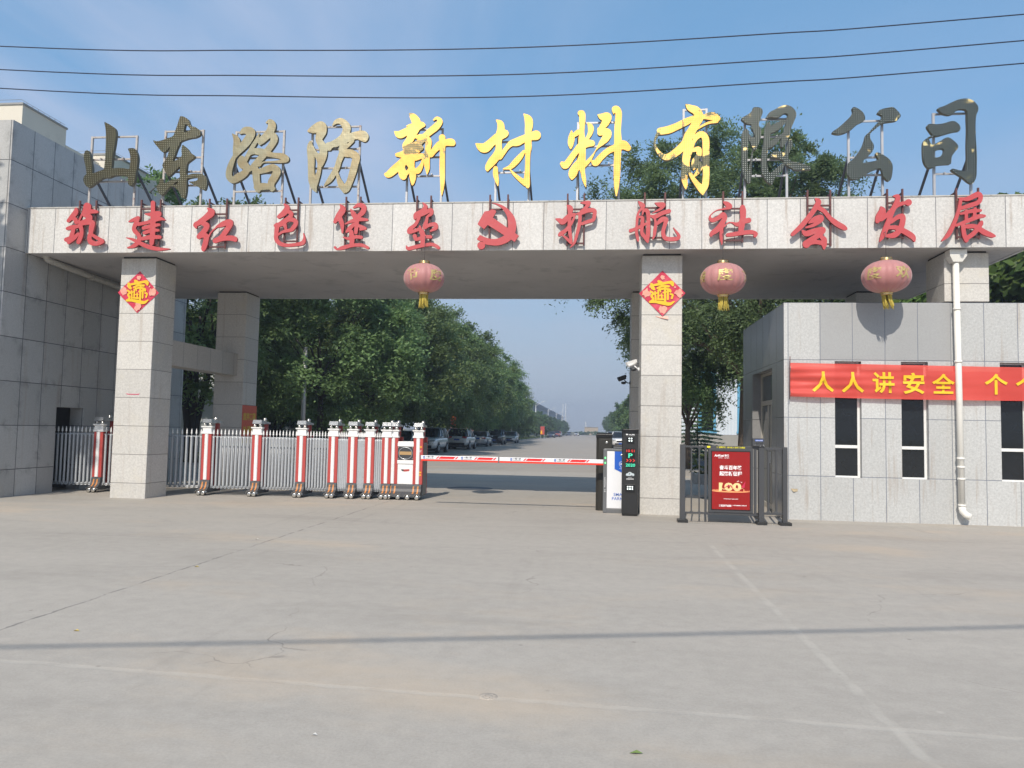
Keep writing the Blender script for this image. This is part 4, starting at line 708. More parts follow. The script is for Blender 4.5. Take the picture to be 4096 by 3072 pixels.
def poster(corners, Y, look, off):
    """corners: top, left, bottom, right in frame px"""
    w4 = [onY(x, y, Y) for x, y in corners]; base = sum(w4, Vector())/4
    t_ = thing('diamond_poster', look, 'poster', base, 0, 'diamond new year posters on the front columns')
    n = 14; T, L, B, Rr = w4; vs = []; fs = []
    for i in range(n+1):
        for j in range(n+1):
            u, v = i/n, j/n; q = T*(1-u)*(1-v)+L*u*(1-v)+Rr*(1-u)*v+B*u*v
            bul = .010*math.sin(7*u+3*v+off)*math.sin(3*u-5*v)+.012*(abs(u-.5)+abs(v-.5))*math.sin(9*v+off)**2
            vs.append((q.x, Y-.006-abs(bul), q.z))
    for i in range(n):
        for j in range(n): a = i*(n+1)+j; fs.append((a, a+1, a+n+2, a+n+1))
    MB().add(vs, fs, 0, True).build('sheet', m_posterred, t_)
    c0 = onY(2650, 1171, Y); k = ((w4[3]-w4[1]).length)/(onY(2742, 1173, Y)-onY(2556, 1175, Y)).length
    me = glyph_mesh('character', CHAR, o, s, Y-.026, .003, c0)
    for v in me.vertices: v.co.x *= k; v.co.z *= k; v.co.y = (v.co.y if abs(v.co.y) < .05 else -.026)
    ob = link('character', me, [m_postergold, m_postergold], t_)
    ob.location = (base.x-wloc(t_).x, Y-base.y, base.z-wloc(t_).z+.0)
    hx, hz = (w4[3].x-w4[1].x)/2, (w4[0].z-w4[2].z)/2
    for (dx, dz, r0) in ((0, .70, .05), (-.70, .02, .085), (.70, .0, .085), (.02, -.70, .085), (-.52, .30, .03), (.54, .27, .02)):
        rg = random.Random(int(dx*50+dz*9+off*7)); pts = []
        for q in range(14): a = 2*math.pi*q/14; rr = r0*rg.uniform(.6, 1.15); pts.append((base.x+dx*hx+rr*math.cos(a), base.z+dz*hz+rr*math.sin(a)*1.1))
        MB().prism(pts, Y-.025, Y-.0225).build('ornament', m_posterpink, t_)
poster([(561, 1085), (472, 1170), (550, 1252), (637, 1172)], YP, 'glossy red and gold diamond poster on the left column', 0.)
poster([(2650, 1083), (2556, 1175), (2650, 1265), (2742, 1173)], YP, 'pinkish red and gold diamond poster on the right column', 1.7)
a = onY(2620, 1265, YP); b = onY(2672, 1278, YP)
tag(MB().add([(a.x, YP-.005, a.z), (b.x, YP-.006, a.z), (b.x, YP-.03, b.z), ((a.x+b.x)/2, YP-.012, b.z+.02)], [(0, 1, 2, 3)]).build('torn_paper', m_posterpink), 'torn pink paper strip below the right diamond poster', 'paper scrap')
m_tape = mat('pink_tape', (.62, .05, .13), .4, var=.2)
a, b = onY(502, 1573, YP), onY(560, 1579, YP)
tag(MB().add([(a.x, YP-.004, a.z), (a.x+.05, YP-.004, b.z), (b.x-.03, YP-.004, b.z), (b.x, YP-.004, a.z), (b.x-.06, YP-.006, a.z-.012), (a.x+.07, YP-.006, a.z-.012)], [(0, 1, 2, 3, 4, 5)]).build('tape_strip', m_tape), 'short pink tape remnant stuck on the left column', 'tape')

# ================================================================== the red banner across the gatehouse windows
def banner_mat():
    m, t, p = newmat('banner_cloth'); tco = nd(t, 'ShaderNodeTexCoord'); v = tco.outputs['Object']
    c = mixc_(t, noise(t, v, 1.5, 5), (.66, .055, .04), (.72, .09, .065)); lk(t, c, p.inputs['Base Color']); p.inputs['Roughness'].default_value = .45; p.inputs['Sheen Weight'].default_value = .3
    tr = nd(t, 'ShaderNodeBsdfTransparent'); tr.inputs[0].default_value = (1, .55, .5, 1)
    ms = nd(t, 'ShaderNodeMixShader', {0: .24}); lk(t, p.outputs[0], ms.inputs[1]); lk(t, tr.outputs[0], ms.inputs[2]); lk(t, ms.outputs[0], t.nodes['Material Output'].inputs[0]); return m
m_banner = banner_mat(); m_bantext = mat('banner_yellow', (.80, .50, .015), .5, var=.06)
YBN = 15.03
tl, bl, tr_, br_ = onY(3161, 1451, YBN), onY(3160, 1586, YBN), onY(4096, 1470, YBN), onY(4096, 1604, YBN)
bn = thing('banner', 'long red cloth banner with yellow writing stretched across the gatehouse windows', 'banner', (6, YBN, 2.65))
def ban(u, v):   # u along 0..1 to frame edge (runs on to 1.6), v 0 top 1 bottom
    top = tl.lerp(tr_, u); bot = bl.lerp(br_, u); q = top.lerp(bot, v)
    fold = .026*math.sin(11*u-9*v)*math.exp(-2.2*u)+.014*math.sin(26*v+5*u)*math.exp(-3*u)+.006*math.sin(17*u+3*v)+.005*math.sin(31*u)
    return Vector((q.x, YBN-.012+fold, q.z-.012*math.sin(math.pi*min(u, 1))*v))
nu, nv = 220, 24; vs = [ban(1.55*i/nu, j/nv) for i in range(nu+1) for j in range(nv+1)]
fs = [(i*(nv+1)+j, i*(nv+1)+j+1, (i+1)*(nv+1)+j+1, (i+1)*(nv+1)+j) for i in range(nu) for j in range(nv)]
MB().add(vs, fs, 0, True).build('cloth', m_banner, bn)
MB().tube([onY(3160, 1425, YBN)+Vector((0, .0, 0)), onY(3159, 1597, YBN)], .008, 6).build('end_rod', m_maroon, bn)
for ch, cx, cy in (('人', 522, 765), ('人', 681, 768), ('讲', 843, 770), ('安', 1003, 774), ('全', 1161, 776), ('个', 1441, 778), ('个', 1605, 784)):
    q = onY(2900+cx*.7536, 950+cy*.7536, YBN-.04); me = text_mesh(ch, .40, .022, 0)
    xs = [v.co.x for v in me.vertices]; ys = [v.co.y for v in me.vertices]; k = .405/max(max(ys)-min(ys), max(xs)-min(xs))
    mx, my = (max(xs)+min(xs))/2, (max(ys)+min(ys))/2
    for v in me.vertices:
        X, Z = q.x+(v.co.x-mx)*k, q.z+(v.co.y-my)*k
        u = (X-tl.x)/(tr_.x-tl.x); vv = (tl.lerp(tr_, u).z-Z)/(tl.z-bl.z); v.co = (X-q.x, ban(u, vv).y-.017-YBN, Z-q.z)
    link('lettering', me, m_bantext, bn, loc=q-wloc(bn)+Vector((0, YBN-q.y, 0)))

# orange notice on the rear left column
m_orange = mat('orange_sheet', (.62, .09, .035), .5, var=.08); m_noticeyel = mat('notice_yellow', (.62, .46, .02), .5)
def onP3(x, y): return onX(x, y, P3[1]+.006)
a, b = onP3(560+1310*.3134, 1180+1405*.3134), onP3(560+1482*.3134, 1180+1659*.3134)
nz = thing('notice_sign', 'orange notice with yellow writing on the rear left column', 'notice', (P3[1]+.006, (a.y+b.y)/2, 1.6))
zt, zb_ = a.z, a.z-1.02
MB().box(P3[1]+.001, P3[1]+.006, a.y, b.y, zb_+.12, zt).build('board', m_orange, nz)
MB().box(P3[1]+.001, P3[1]+.006, a.y, b.y, zb_, zb_+.12).build('yellow_band', m_noticeyel, nz)
SIDE = Matrix(((0, 0, 1, 0), (1, 0, 0, 0), (0, 1, 0, 0), (0, 0, 0, 1)))          # text turned to face +X
for q, zz in (('废弃口罩', .30), ('处理处', .66)): text('lettering', q, .2, m_noticeyel, nz, P3[1]+.008, (a.y+b.y)/2, zt-zz, .02, fitw=(b.y-a.y)*.86, fith=.21, rot=SIDE)
# paper scrap with a loose corner on the gatehouse wall
m_paper = mat('brown_paper', (.42, .34, .22), .8); q0 = onY(2900+365*.7536, 950+1341*.7536, YW)
sc_ = MB().add([(q0.x-.06, YW-.004, q0.z+.03), (q0.x+.07, YW-.004, q0.z+.025), (q0.x+.075, YW-.004, q0.z-.02), (q0.x-.01, YW-.03, q0.z-.03)], [(0, 1, 2, 3)])
tag(sc_.build('paper_scrap', m_paper), 'small brown paper scrap peeling off the gatehouse wall', 'paper scrap')

# ================================================================== overhead cables
m_cable = mat('cable_sheath', (.012, .02, .05), .5)
for pts, look in ((((0, 185), (1018, 201), (2048, 191), (3066, 136), (4096, 57)), 'topmost of the three thin dark cables crossing the sky'), (((0, 278), (1018, 302), (2048, 298), (3066, 242), (4096, 162)), 'middle one of the three thin dark cables crossing the sky'), (((0, 353), (1018, 384), (2048, 387), (3066, 331), (4096, 253)), 'lowest of the three thin dark cables crossing the sky')):
    w5 = [onY(x, y, 25) for x, y in pts]; d0 = (w5[0]-w5[1])*3; d1 = (w5[-1]-w5[-2])*5
    path = [w5[0]+d0+Vector((0, 0, 1.0)), w5[0]] + w5[1:-1] + [w5[-1], w5[-1]+d1+Vector((0, 0, .5))]
    q = _cr([tuple(v) for v in path], False, 8)
    tag(MB().tube([tuple(v) for v in q], .02, 6).build('overhead_cable', m_cable), look, 'cable', 'overhead cables above the entrance')
hb = 8.5; sh = Vector((SUN_DIR.x/-SUN_DIR.z*hb, SUN_DIR.y/-SUN_DIR.z*hb, 0))
a, b = Vector((-4.14, 5.0, 0)), Vector((3.69, 7.03, 0)); d = b-a
path = [(a+d*k-sh+Vector((0, 0, hb+.25*((k-.5)/1.8)**2))) for k in np.linspace(-1.6, 2.6, 15)]
tag(MB().tube(path, .025, 8).build('overhead_cable', m_cable), 'thick bundled cable overhead whose shadow crosses the forecourt', 'cable', 'overhead cables above the entrance')
# ================================================================== the retractable gate
m_gred = mat('gate_red', (.42, .06, .052), .45, var=.08, scale=5, dirt=(.36, .10, .09), dirt_amt=.4)
m_gwhite = mat('gate_white', (.78, .78, .77), .35, var=.04, dirt=(.52, .50, .46), dirt_amt=.35)
m_galu = mat('gate_aluminium', (.50, .52, .54), .34, .85, var=.1, scale=9, dirt=(.22, .22, .21), dirt_amt=.5)
m_gtube = mat('gate_tube', (.44, .46, .48), .42, .15, var=.1, scale=12, dirt=(.22, .22, .22), dirt_amt=.4)
m_gfoot = mat('gate_foot', (.06, .062, .068), .5, var=.25, scale=8, dirt=(.16, .14, .12), dirt_amt=.4)
m_gorange = mat('gate_orange', (.52, .21, .06), .5)
m_chrome = mat('chrome_hub', (.62, .61, .58), .22, .9, var=.12, scale=20)
m_tyre = mat('rubber', (.02, .02, .021), .7)
m_gdark = mat('gate_dark', (.045, .047, .05), .5)
rg_ = thing('retractable_gate', 'silver telescopic gate with red and white posts on small wheels, half across the entrance', 'sliding gate', (-7.5, 16.7, 0))
xs = [388, 822, 1023, 1202, 1330, 1408, 1476, 1544]; ys = [16.32, 16.40, 16.48, 16.56, 16.62, 16.66, 16.70, 16.74]
PX = [(onY(x, 1850, y).x, y) for x, y in zip(xs, ys)]
def post_at(X, Y):
    q = thing('gate_post', None, None, Vector((X, Y, 0))-wloc(rg_)); del_ = q; q.parent = rg_; return q
def front_col(par, x, y, sub=True):
    c = MB().box(x-.110, x+.110, y, y+.10, .34, 1.385).build('column', m_gred, par, .006, local=True)
    MB().prism([(x-.042, y-.0005), (x+.042, y-.0005), (x+.036, y-.016), (x+.018, y-.024), (x-.018, y-.024), (x-.036, y-.016)][::-1], .35, 1.38, 'z').build('pilaster', m_gwhite, c, local=True)
    cp = MB().box(x-.126, x+.126, y-.016, y+.10, 1.386, 1.42).box(x-.110, x+.110, y-.006, y+.10, 1.42, 1.452).box(x-.104, x+.104, y, y+.10, 1.452, 1.515).frus((x-.106, x+.106, y-.002, y+.10), (x-.134, x+.134, y-.024, y+.10), 1.515, 1.535).box(x-.134, x+.134, y-.024, y+.10, 1.535, 1.56)
    cp.build('capital', m_gwhite, par, .004, local=True)
    for c_, q_ in (((x-.066, y+.03, 1.598), .038), ((x+.066, y+.03, 1.598), .038), ((x+.02, y+.36, 1.735), .048)): MB().ball(c_, q_, 14).build('finial_ball', m_chrome, par, local=True)
    r = MB()
    for k in range(4): r.box(x-.110+.003*k, x+.110-.003*k, y-.018+.004*k, y+.14, 1.636+.022*k, 1.652+.022*k+.004)
    r.prism([(y+.0, 1.637), (y+.24, 1.625), (y+.34, 1.645), (y+.56, 1.63), (y+.56, 1.67), (y+.36, 1.69), (y+.26, 1.71), (y+.14, 1.715), (y+.0, 1.70)], x-.07, x+.07, 'x')
    r.build('cap_roof', m_galu, par, .003, local=True)
    MB().box(x-.10, x+.10, y+.45, y+.54, .10, 1.40).box(x-.04, x+.04, y+.45, y+.52, 1.40, 1.63).build('rear_column', m_gred, par, .004, local=True)
def foot(par, x0, x1, y, wheels, stripes):
    prof = [(y+.11, .06), (y+.11, .338), (y-.012, .338), (y-.02, .30), (y-.028, .24), (y-.05, .18), (y-.10, .135), (y-.155, .11), (y-.155, .06)]
    MB().prism(prof[::-1], x0, x1, 'x').build('foot', m_gfoot, par, .004, local=True)
    for x in stripes:
        st = MB(); pp = [(y-.0225, .30), (y-.0305, .24), (y-.053, .18), (y-.101, .139)]
        for (a, b), (c, d) in zip(pp[:-1], pp[1:]): st.add([(x-.017, a, b), (x+.017, a, b), (x+.017-.004, c, d), (x-.017-.004, c, d)], [(0, 1, 2, 3)])
        st.build('stripe', m_gorange, par, local=True)
    for x in wheels:
        w = MB().lathe([(.03, -.03), (.052, -.03), (.058, -.02), (.058, .02), (.052, .03), (.03, .03)], (x, y-.15, .0585), 20, 0, 'y').build('wheel', m_tyre, par, local=True)
        MB().lathe([(.004, -.038), (.03, -.037), (.046, -.032), (.05, -.022)], (x, y-.15, .0585), 18, 0, 'y').build('hub_cap', m_chrome, w, local=True)
        cv = [(.072*math.cos(a), .0585+.072*math.sin(a)) for a in np.linspace(.25, 2.9, 12)]
        MB().prism([(x+u, v) for u, v in cv]+[(x+u*.9, .0585+(v-.0585)*.9) for u, v in cv[::-1]], y-.195, y-.11, 'y').build('wheel_cover', m_chrome, par, local=True)
pp0 = None
for i, (X, Y) in enumerate(PX):
    if pp0 is None:
        pp0 = post_at(X, Y); front_col(pp0, 0, 0); foot(pp0, -.112, .112, 0, (-.055, .055), (-.04, .045)); MB().box(-.085, .085, .11, .56, .06, .14).build('base_rail', m_gfoot, pp0, local=True)
    else:
        c = copy_tree(pp0, rg_); c.location = Vector((X, Y, 0))-wloc(rg_)
# barred panels between the posts
def panel(xa, ya, xb, yb, n):
    m = MB(); sp = MB(); L = xb-xa
    for k in range(n):
        t = (k+.5)/n; x = xa+L*t; y = ya+(yb-ya)*t+.05
        m.tube([(x-.03, y+.03, .165), (x-.004, y, .215), (x, y, .25), (x, y, 1.29), (x, y-.004, 1.325)], .0255, 9)
        m.tube([(x, y, 1.32), (x, y, 1.385)], .008, 6)
        sp.lathe([(.006, 1.37), (.019, 1.385), (.022, 1.40), (.014, 1.42), (.018, 1.435), (.002, 1.50)], (x, y, 0), 8)
        m.tube([(x+.0, y+.26, .2), (x, y+.26, 1.31)], .015, 6)
    sp.build('spear_tips', m_gwhite, m.build('bar_panel', m_gtube, rg_))
    L_ = lambda: MB()
    L_().tube([(xa, ya+.05, 1.325), (xb, yb+.05, 1.325)], .013, 6).build('rail', m_gtube, rg_)
    for z in (.165, .20):
        q = [(xa+L*(j/(2*n)), ya+.05+(yb-ya)*(j/(2*n))+(.02 if j % 2 else -.01), z+(.012 if j % 2 else -.008)) for j in range(2*n+1)]
        L_().tube(q, .011, 5, smooth=False).build('lattice_rail', m_gtube, rg_)
    L_().tube([(xa, ya+.31, 1.31), (xb, yb+.31, 1.31)], .012, 6).build('rail', m_gtube, rg_); L_().tube([(xa, ya+.31, .2), (xb, yb+.31, .2)], .012, 6).build('rail', m_gtube, rg_)
panel(-13.0, 16.28, PX[0][0]-.10, 16.32, 16)
for (a, b), n in zip(zip(PX[:-1], PX[1:]), (21, 11, 11, 8, 6, 6, 4)): panel(a[0]+.10, a[1], b[0]-.10, b[1], n)
# the drive unit at the leading end
MX0, MX1, MY = onY(1553, 1900, 16.78).x, onY(1686, 1900, 16.78).x, 16.78
dv = post_at((MX0+MX1)/2, MY); dv.name = 'drive_unit'
hw = (MX1-MX0)/2
for sx in (-1, 1): front_col(dv, sx*(hw-.095), 0)
iw = hw-.19
MB().box(-iw-.01, iw+.01, .02, .5, .34, 1.30).build('housing', m_gwhite, dv, .006, local=True)
MB().box(hw-.002, hw+.012, .10, .45, .10, 1.28).build('side_panel', mat('side_panel_grey', (.20, .20, .195), .5, var=.12), dv, .003, local=True)
MB().box(-iw, iw, .0, .019, 1.19, 1.27).box(-iw, iw, .0, .019, .80, .88).build('white_band', m_gwhite, dv, .004, local=True)
dp_ = MB().box(-iw, iw, .004, .019, .885, 1.185).build('display', m_gdark, dv, local=True)
ring = [(iw*.80*math.cos(a), 0, 1.035+.135*math.sin(a)) for a in np.linspace(0, 6.283, 33)]
MB().tube(ring, .009, 8, cap=False).build('ring', m_galu, dp_, local=True)
MB().box(-iw*.72, iw*.72, -.004, .0035, 1.0, 1.075).build('light_bar', mat('amber_bar', (.42, .27, .12), .4, var=.2), dp_, local=True)
sc4 = MB()
for sx in (-1, 1):
    for z in (.91, 1.16): sc4.lathe([(.012, -.004), (.012, .003)], (sx*iw*.85, .0, z), 10, 0, 'y')
sc4.build('screws', m_chrome, dp_, local=True)
MB().prism([(-.10, .665), (-.03, .672), (.09, .68), (.105, .66), (.08, .632), (-.02, .622), (-.06, .63)], .0185, .0198, 'y').build('badge', m_gred, dv, local=True)
MB().prism([(-.105, .668), (-.045, .675), (-.03, .655), (-.045, .625), (-.075, .64)], .0165, .0184, 'y').build('badge_wing', m_gdark, dv, local=True)
foot(dv, -hw, hw, 0, [-hw+.06+(2*hw-.12)*k/3 for k in range(4)], (-hw+.07, -hw+.17, hw-.17, hw-.07))
MB().box(-hw, hw, .11, .54, .08, .34).build('base_box', m_gfoot, dv, .006, local=True)
m_sticker = mat('yellow_sticker', (.80, .42, .01), .5)
for z in (1.17, .60, .54): MB().box(hw-.085, hw-.01, -.0035, -.0005, z, z+.028).build('sticker', m_sticker, dv, local=True)
st = MB(); st.box(hw-.075, hw-.012, -.003, -.0005, 1.10, 1.106).box(hw-.075, hw-.02, -.003, -.0005, 1.075, 1.082); st.build('white_sticker', m_gwhite, dv, local=True)

# ================================================================== barrier with arm, cabinets and plate reader
m_blk = mat('black_powder_coat', (.018, .018, .018), .42, var=.15, scale=40, bump=.15, bscale=400)
m_blk2 = mat('olive_black_powder_coat', (.026, .024, .019), .42, var=.15, scale=40, bump=.15, bscale=400)
m_capblk = mat('gloss_black_cap', (.006, .006, .006), .3)
m_barrier = mat('barrier_white', (.72, .73, .75), .35, var=.03, scale=3)
m_barriergrey = mat('barrier_grey', (.13, .135, .14), .4, var=.08)
m_blue = mat('signal_blue', (.016, .105, .50), .4, var=.04)
m_bred = mat('signal_red', (.72, .018, .02), .4, var=.05)
m_bred2 = mat('strip_red', (.80, .035, .01), .45, var=.05)
m_wprint = mat('white_print', (.82, .82, .82), .5, var=.02); m_bprint = mat('blue_print', (.03, .12, .48), .5, var=.02); m_dprint = mat('black_print', (.02, .02, .02), .5)
m_led = mat('white_led', (.9, .95, 1), .3, emit=(.85, 1, .95), estr=1.0); m_green = mat('green_led', (.1, .8, .2), .3, emit=(.15, 1, .25), estr=1.0)
m_ledred = mat('red_led', (.5, .03, .02), .4, emit=(.85, .05, .03), estr=.45); m_ledgrn = mat('green_led_dots', (.05, .5, .3), .4, emit=(.06, .72, .42), estr=.6)
YB = 15.25
bx0, bx1 = onY(2417, 1930, YB).x, onY(2417, 1930, YB).x+.60
ztop = onY(2440, 1795, YB).z
br = thing('barrier_gate', 'white parking barrier cabinet with red striped boom across the road', 'barrier', (bx0+.3, YB, 0))
MB().box(bx0, bx1, YB, YB+.34, .09, ztop-.05).build('cabinet', m_barrier, br, .01)
MB().box(bx0-.004, bx1+.004, YB-.004, YB+.345, .0, .085).box(bx0-.004, bx1+.004, YB-.004, YB+.345, ztop-.05, ztop).build('trim', m_barriergrey, br, .006)
MB().box(bx0-.022, bx0-.001, YB+.0, YB+.34, .012, ztop-.012).box(bx0-.022, bx0+.05, YB-.012, YB-.001, .012, ztop-.012).build('edge_panel', m_barriergrey, br, .004)
bl = MB().prism([(bx0+.20, ztop-.052), (bx0+.20, ztop-.40), (bx0+.34, ztop-.465), (bx0+.48, ztop-.40), (bx0+.48, ztop-.052)], YB-.007, YB-.001, 'y').build('blue_badge', m_blue, br)
MB().lathe([(.004, -.014), (.022, -.012), (.028, -.004), (.028, 0)], (bx0+.34, YB-.008, ztop-.12), 18, 0, 'y').build('lock', m_chrome, bl)
pin = MB(); cz = ztop-.30
pin.tube([(bx0+.34+.048*math.cos(a), YB-.0085, cz+.048*math.sin(a)) for a in np.linspace(-.9, 4.05, 24)] + [(bx0+.34, YB-.0085, cz-.085), (bx0+.34+.048*math.cos(-.9), YB-.0085, cz+.048*math.sin(-.9))], .004, 5)
pin.box(bx0+.315, bx0+.365, YB-.0095, YB-.0075, cz-.012, cz+.006).box(bx0+.322, bx0+.358, YB-.0095, YB-.0075, cz+.0065, cz+.02).tube([(bx0+.29, YB-.0085, cz-.085), (bx0+.34, YB-.0085, cz-.10), (bx0+.39, YB-.0085, cz-.085)], .003, 5)
pin.build('pin_logo', m_wprint, bl)
for q, zz in (('SMART', .365), ('PARKING', .285)): text('lettering', q, .085, m_bprint, br, bx0+.185 if q == 'SMART' else bx0+.15, YB-.0015, zz, .012, align='LEFT', spacing=1.05)
g = MB()
for z in (ztop-.20, ztop-.30): g.box(bx0+.004, bx0+.028, YB-.0155, YB-.012, z, z+.035)
g.build('indicator', m_green, br)
g = MB().tube([(bx0+.012+.011*math.cos(a), YB-.0135, .93+.10*math.sin(a)-.32) for a in np.linspace(0, 6.28, 20)], .0025, 4).box(bx0+.004, bx0+.024, YB-.0145, YB-.012, .42, .43).box(bx0+.004, bx0+.024, YB-.0145, YB-.012, .45, .46)
g.build('side_marking', m_wprint, br)
# the boom: white box section, red reflecting strip below, red slanted stripes and the maker's slogan
YA_ = YB+.06
al, ar = onY(1681, 1821, YA_), onY(2417, 1819, YA_); zh = al.z; zl = onY(1681, 1836, YA_).z; zr = onY(1681, 1843, YA_).z
XA0, XA1 = al.x, bx0-.023; JX = onY(1995, 1830, YA_).x
bm_ = MB().box(XA0+.015, JX-.012, YA_, YA_+.045, zl, zh).box(JX+.012, XA1+.02, YA_+.001, YA_+.044, zl-.001, zh-.001).build('boom', m_barrier, br, .004)
MB().box(XA0+.015, JX-.012, YA_+.002, YA_+.043, zr, zl-.001).box(JX+.012, XA1+.02, YA_+.003, YA_+.042, zr, zl-.002).build('red_strip', m_bred2, bm_, .003)
MB().box(XA0, XA0+.0145, YA_-.003, YA_+.048, zr-.002, zh+.003).box(JX-.0115, JX+.0115, YA_-.004, YA_+.049, zr-.008, zh+.008).build('end_cap', m_barriergrey, bm_, .002)
H_ = zh-zl
st = MB()
def par(x0, x1): 
    k = .6*H_*1.0; za, zb = zl+.18*H_, zh-.2*H_
    st.prism([(x0, za), (x1, za), (x1+k, zb), (x0+k, zb)], YA_-.0012, YA_-.0002, 'y')
R1 = lambda zx: onY(1650+zx*.22604, 1830, YA_).x
for a, b in ((412, 440), (458, 725), (748, 775), (1088, 1114), (1133, 1400), (1422, 1450)): par(R1(a), R1(b))
R7 = lambda zx: onY(1900+zx*.22604, 1830, YA_).x
for a, b in ((850, 876), (895, 1163), (1185, 1211), (1628, 1655), (1674, 1941), (1962, 1990)): par(R7(a), R7(b))
st.build('stripe', m_bred, bm_)
for fx in (R1(205), R1(878), R1(1748), R7(1419)):
    lg = MB(); zc = (zl+zh)/2+.006; lg.tube([(fx+.016*math.cos(a), YA_-.0018, zc+.016*math.sin(a)) for a in np.linspace(-.9, 4.05, 18)], .0045, 5).box(fx-.009, fx+.009, YA_-.0022, YA_-.0014, zc-.005, zc+.005).tube([(fx-.012, YA_-.0018, zc-.016), (fx, YA_-.0018, zc-.026), (fx+.012, YA_-.0018, zc-.016)], .004, 4).box(fx-.017, fx+.017, YA_-.0022, YA_-.0014, zc-.035, zc-.029)
    lg.build('pin_logo', m_bprint, bm_)
    w_ = R1(375)-R1(235)
    text('lettering', '一车一杆', .04, m_dprint, bm_, fx+(R1(305)-R1(205)), YA_-.0012, zc+.006, .03, fitw=w_, fith=.036)
    text('lettering', 'ONE SHOT PER CART', .01, m_dprint, bm_, fx+(R1(305)-R1(205)), YA_-.0012, zc-.027, .01, fitw=w_, fith=.0105)
# the black cabinet behind
YK = 15.66; kx0, kx1 = onY(2384, 1900, YK).x, onY(2447, 1900, YK).x; kz = onY(2400, 1731, YK).z
kc = thing('control_cabinet', 'tall olive black control cabinet standing behind the white barrier', 'cabinet', ((kx0+kx1)/2, YK, 0))
MB().prism([(kx0, YK+.05), (kx0+.055, YK), (kx1-.01, YK), (kx1, YK+.01), (kx1, YK+.3), (kx0, YK+.3)], .0, kz-.09, 'z').build('body', m_blk2, kc, .004)
MB().frus((kx0-.008, kx1+.008, YK-.012, YK+.31), (kx0+.02, kx1-.01, YK+.01, YK+.30), kz-.03, kz).box(kx0-.008, kx1+.008, YK-.012, YK+.31, kz-.10, kz-.03).build('cap', m_capblk, kc, .004)
MB().box(kx0+.075, kx1-.025, YK-.0035, YK-.0005, .08, kz-.13).build('door', m_blk2, kc, .002)
MB().lathe([(.004, -.016), (.022, -.014), (.03, -.004), (.03, 0)], ((kx0+kx1)/2+.05, YK-.0038, kz-.20), 18, 0, 'y').build('lock', m_chrome, kc)
# number plate reader column
YV = 14.80; vx0, vx1 = onY(2488, 1900, YV).x, onY(2553, 1900, YV).x; vz = onY(2520, 1717, YV).z; vc = (vx0+vx1)/2
vp = thing('plate_reader', 'black licence plate reader column with lit display, before the right column', 'plate reader', (vc, YV, 0))
MB().prism([(vx0, YV+.03), (vx0+.012, YV), (vx1-.012, YV), (vx1, YV+.03), (vx1, YV+.24), (vx0, YV+.24)], .055, vz-.09, 'z').frus((vx0+.02, vx1-.02, YV+.012, YV+.22), (vx0, vx1, YV+.001, YV+.24), 0, .054).build('body', m_blk, vp, .003)
MB().prism([(vx0-.004, YV+.025), (vx0+.014, YV-.006), (vx1-.014, YV-.006), (vx1+.004, YV+.025), (vx1+.004, YV+.245), (vx0-.004, YV+.245)], vz-.088, vz, 'z').build('cap', m_capblk, vp, .006)
pz = lambda zy: onY(2520, 1650+zy*.27119, YV).z
text('lettering', 'VLPR', .035, m_wprint, vp, vc+.025, YV-.001, pz(328), .02, fitw=.115, fith=.024)
MB().box(vc-.085, vc-.045, YV-.0015, YV-.0002, pz(333), pz(322)).prism([(vc-.09, pz(320)), (vc-.045, pz(326)), (vc-.05, pz(318)), (vc-.075, pz(315))], YV-.0015, YV-.0002, 'y').build('camera_logo', m_wprint, vp)
def lamp(z0, z1, hw_, nx, nz):
    l = MB().box(vc-hw_, vc+hw_, YV-.006, YV-.0005, z0, z1).build('lamp_window', m_capblk, vp, .004)
    cz_ = (z0+z1)/2+.01
    for i in range(nx):
        for j in range(nz): MB().lathe([(.003, -.0085), (.011, -.0080), (.014, -.0062)], (vc+(i-(nx-1)/2)*.044, YV, cz_+(j-(nz-1)/2)*.044), 14, 0, 'y').build('led', m_led, l)
lamp(pz(462), pz(355), .072, 2, 2); lamp(pz(1178), pz(1062), .092, 3, 2)
scn = MB().box(vc-.093, vc+.092, YV-.004, YV-.0005, pz(813), pz(532)).build('screen', m_capblk, vp)
for q, zy, h, w_, mm in (('10 51', 566, .05, .155, m_ledred), ('P', 636, .085, .08, m_ledgrn), ('2020', 776, .058, .18, m_ledgrn)): text('lettering', q, .1, mm, scn, vc+.003, YV-.0046, pz(zy), .015, fitw=w_, fith=h)
ch_ = MB()
for k in (-1, 0, 1):
    x, z = vc+k*.062+.006, pz(708); h = .028
    ch_.prism([(x-.026, z-h), (x-.008, z-h), (x+.024, z), (x-.008, z+h), (x-.026, z+h), (x+.004, z)], YV-.0052, YV-.0042, 'y')
ch_.build('arrow', m_ledred, scn)
cl = MB(); z = pz(925)
cpts = [(vc-.055, z-.014)] + [(vc-.055+.026*math.cos(a), z+.010+.024*math.sin(a)) for a in np.linspace(4.3, 1.6, 8)] + [(vc-.005+.040*math.cos(a), z+.026+.036*math.sin(a)) for a in np.linspace(2.7, .5, 9)] + [(vc+.052+.028*math.cos(a), z+.010+.026*math.sin(a)) for a in np.linspace(1.2, -1.2, 8)] + [(vc+.05, z-.014)]
cl.prism(cpts[::-1], YV-.0014, YV-.0003, 'y'); clo = cl.build('cloud_logo', mat('grey_print', (.48, .54, .56), .5, var=.03), vp)
text('lettering', 'P', .055, m_dprint, clo, vc-.012, YV-.0018, z+.02, .01)
MB().prism([(vc+.005, z-.006), (vc+.02, z-.0), (vc+.04, z), (vc+.055, z-.006), (vc+.04, z-.011), (vc+.018, z-.011)], YV-.0024, YV-.0016, 'y').build('car_mark', m_dprint, clo)
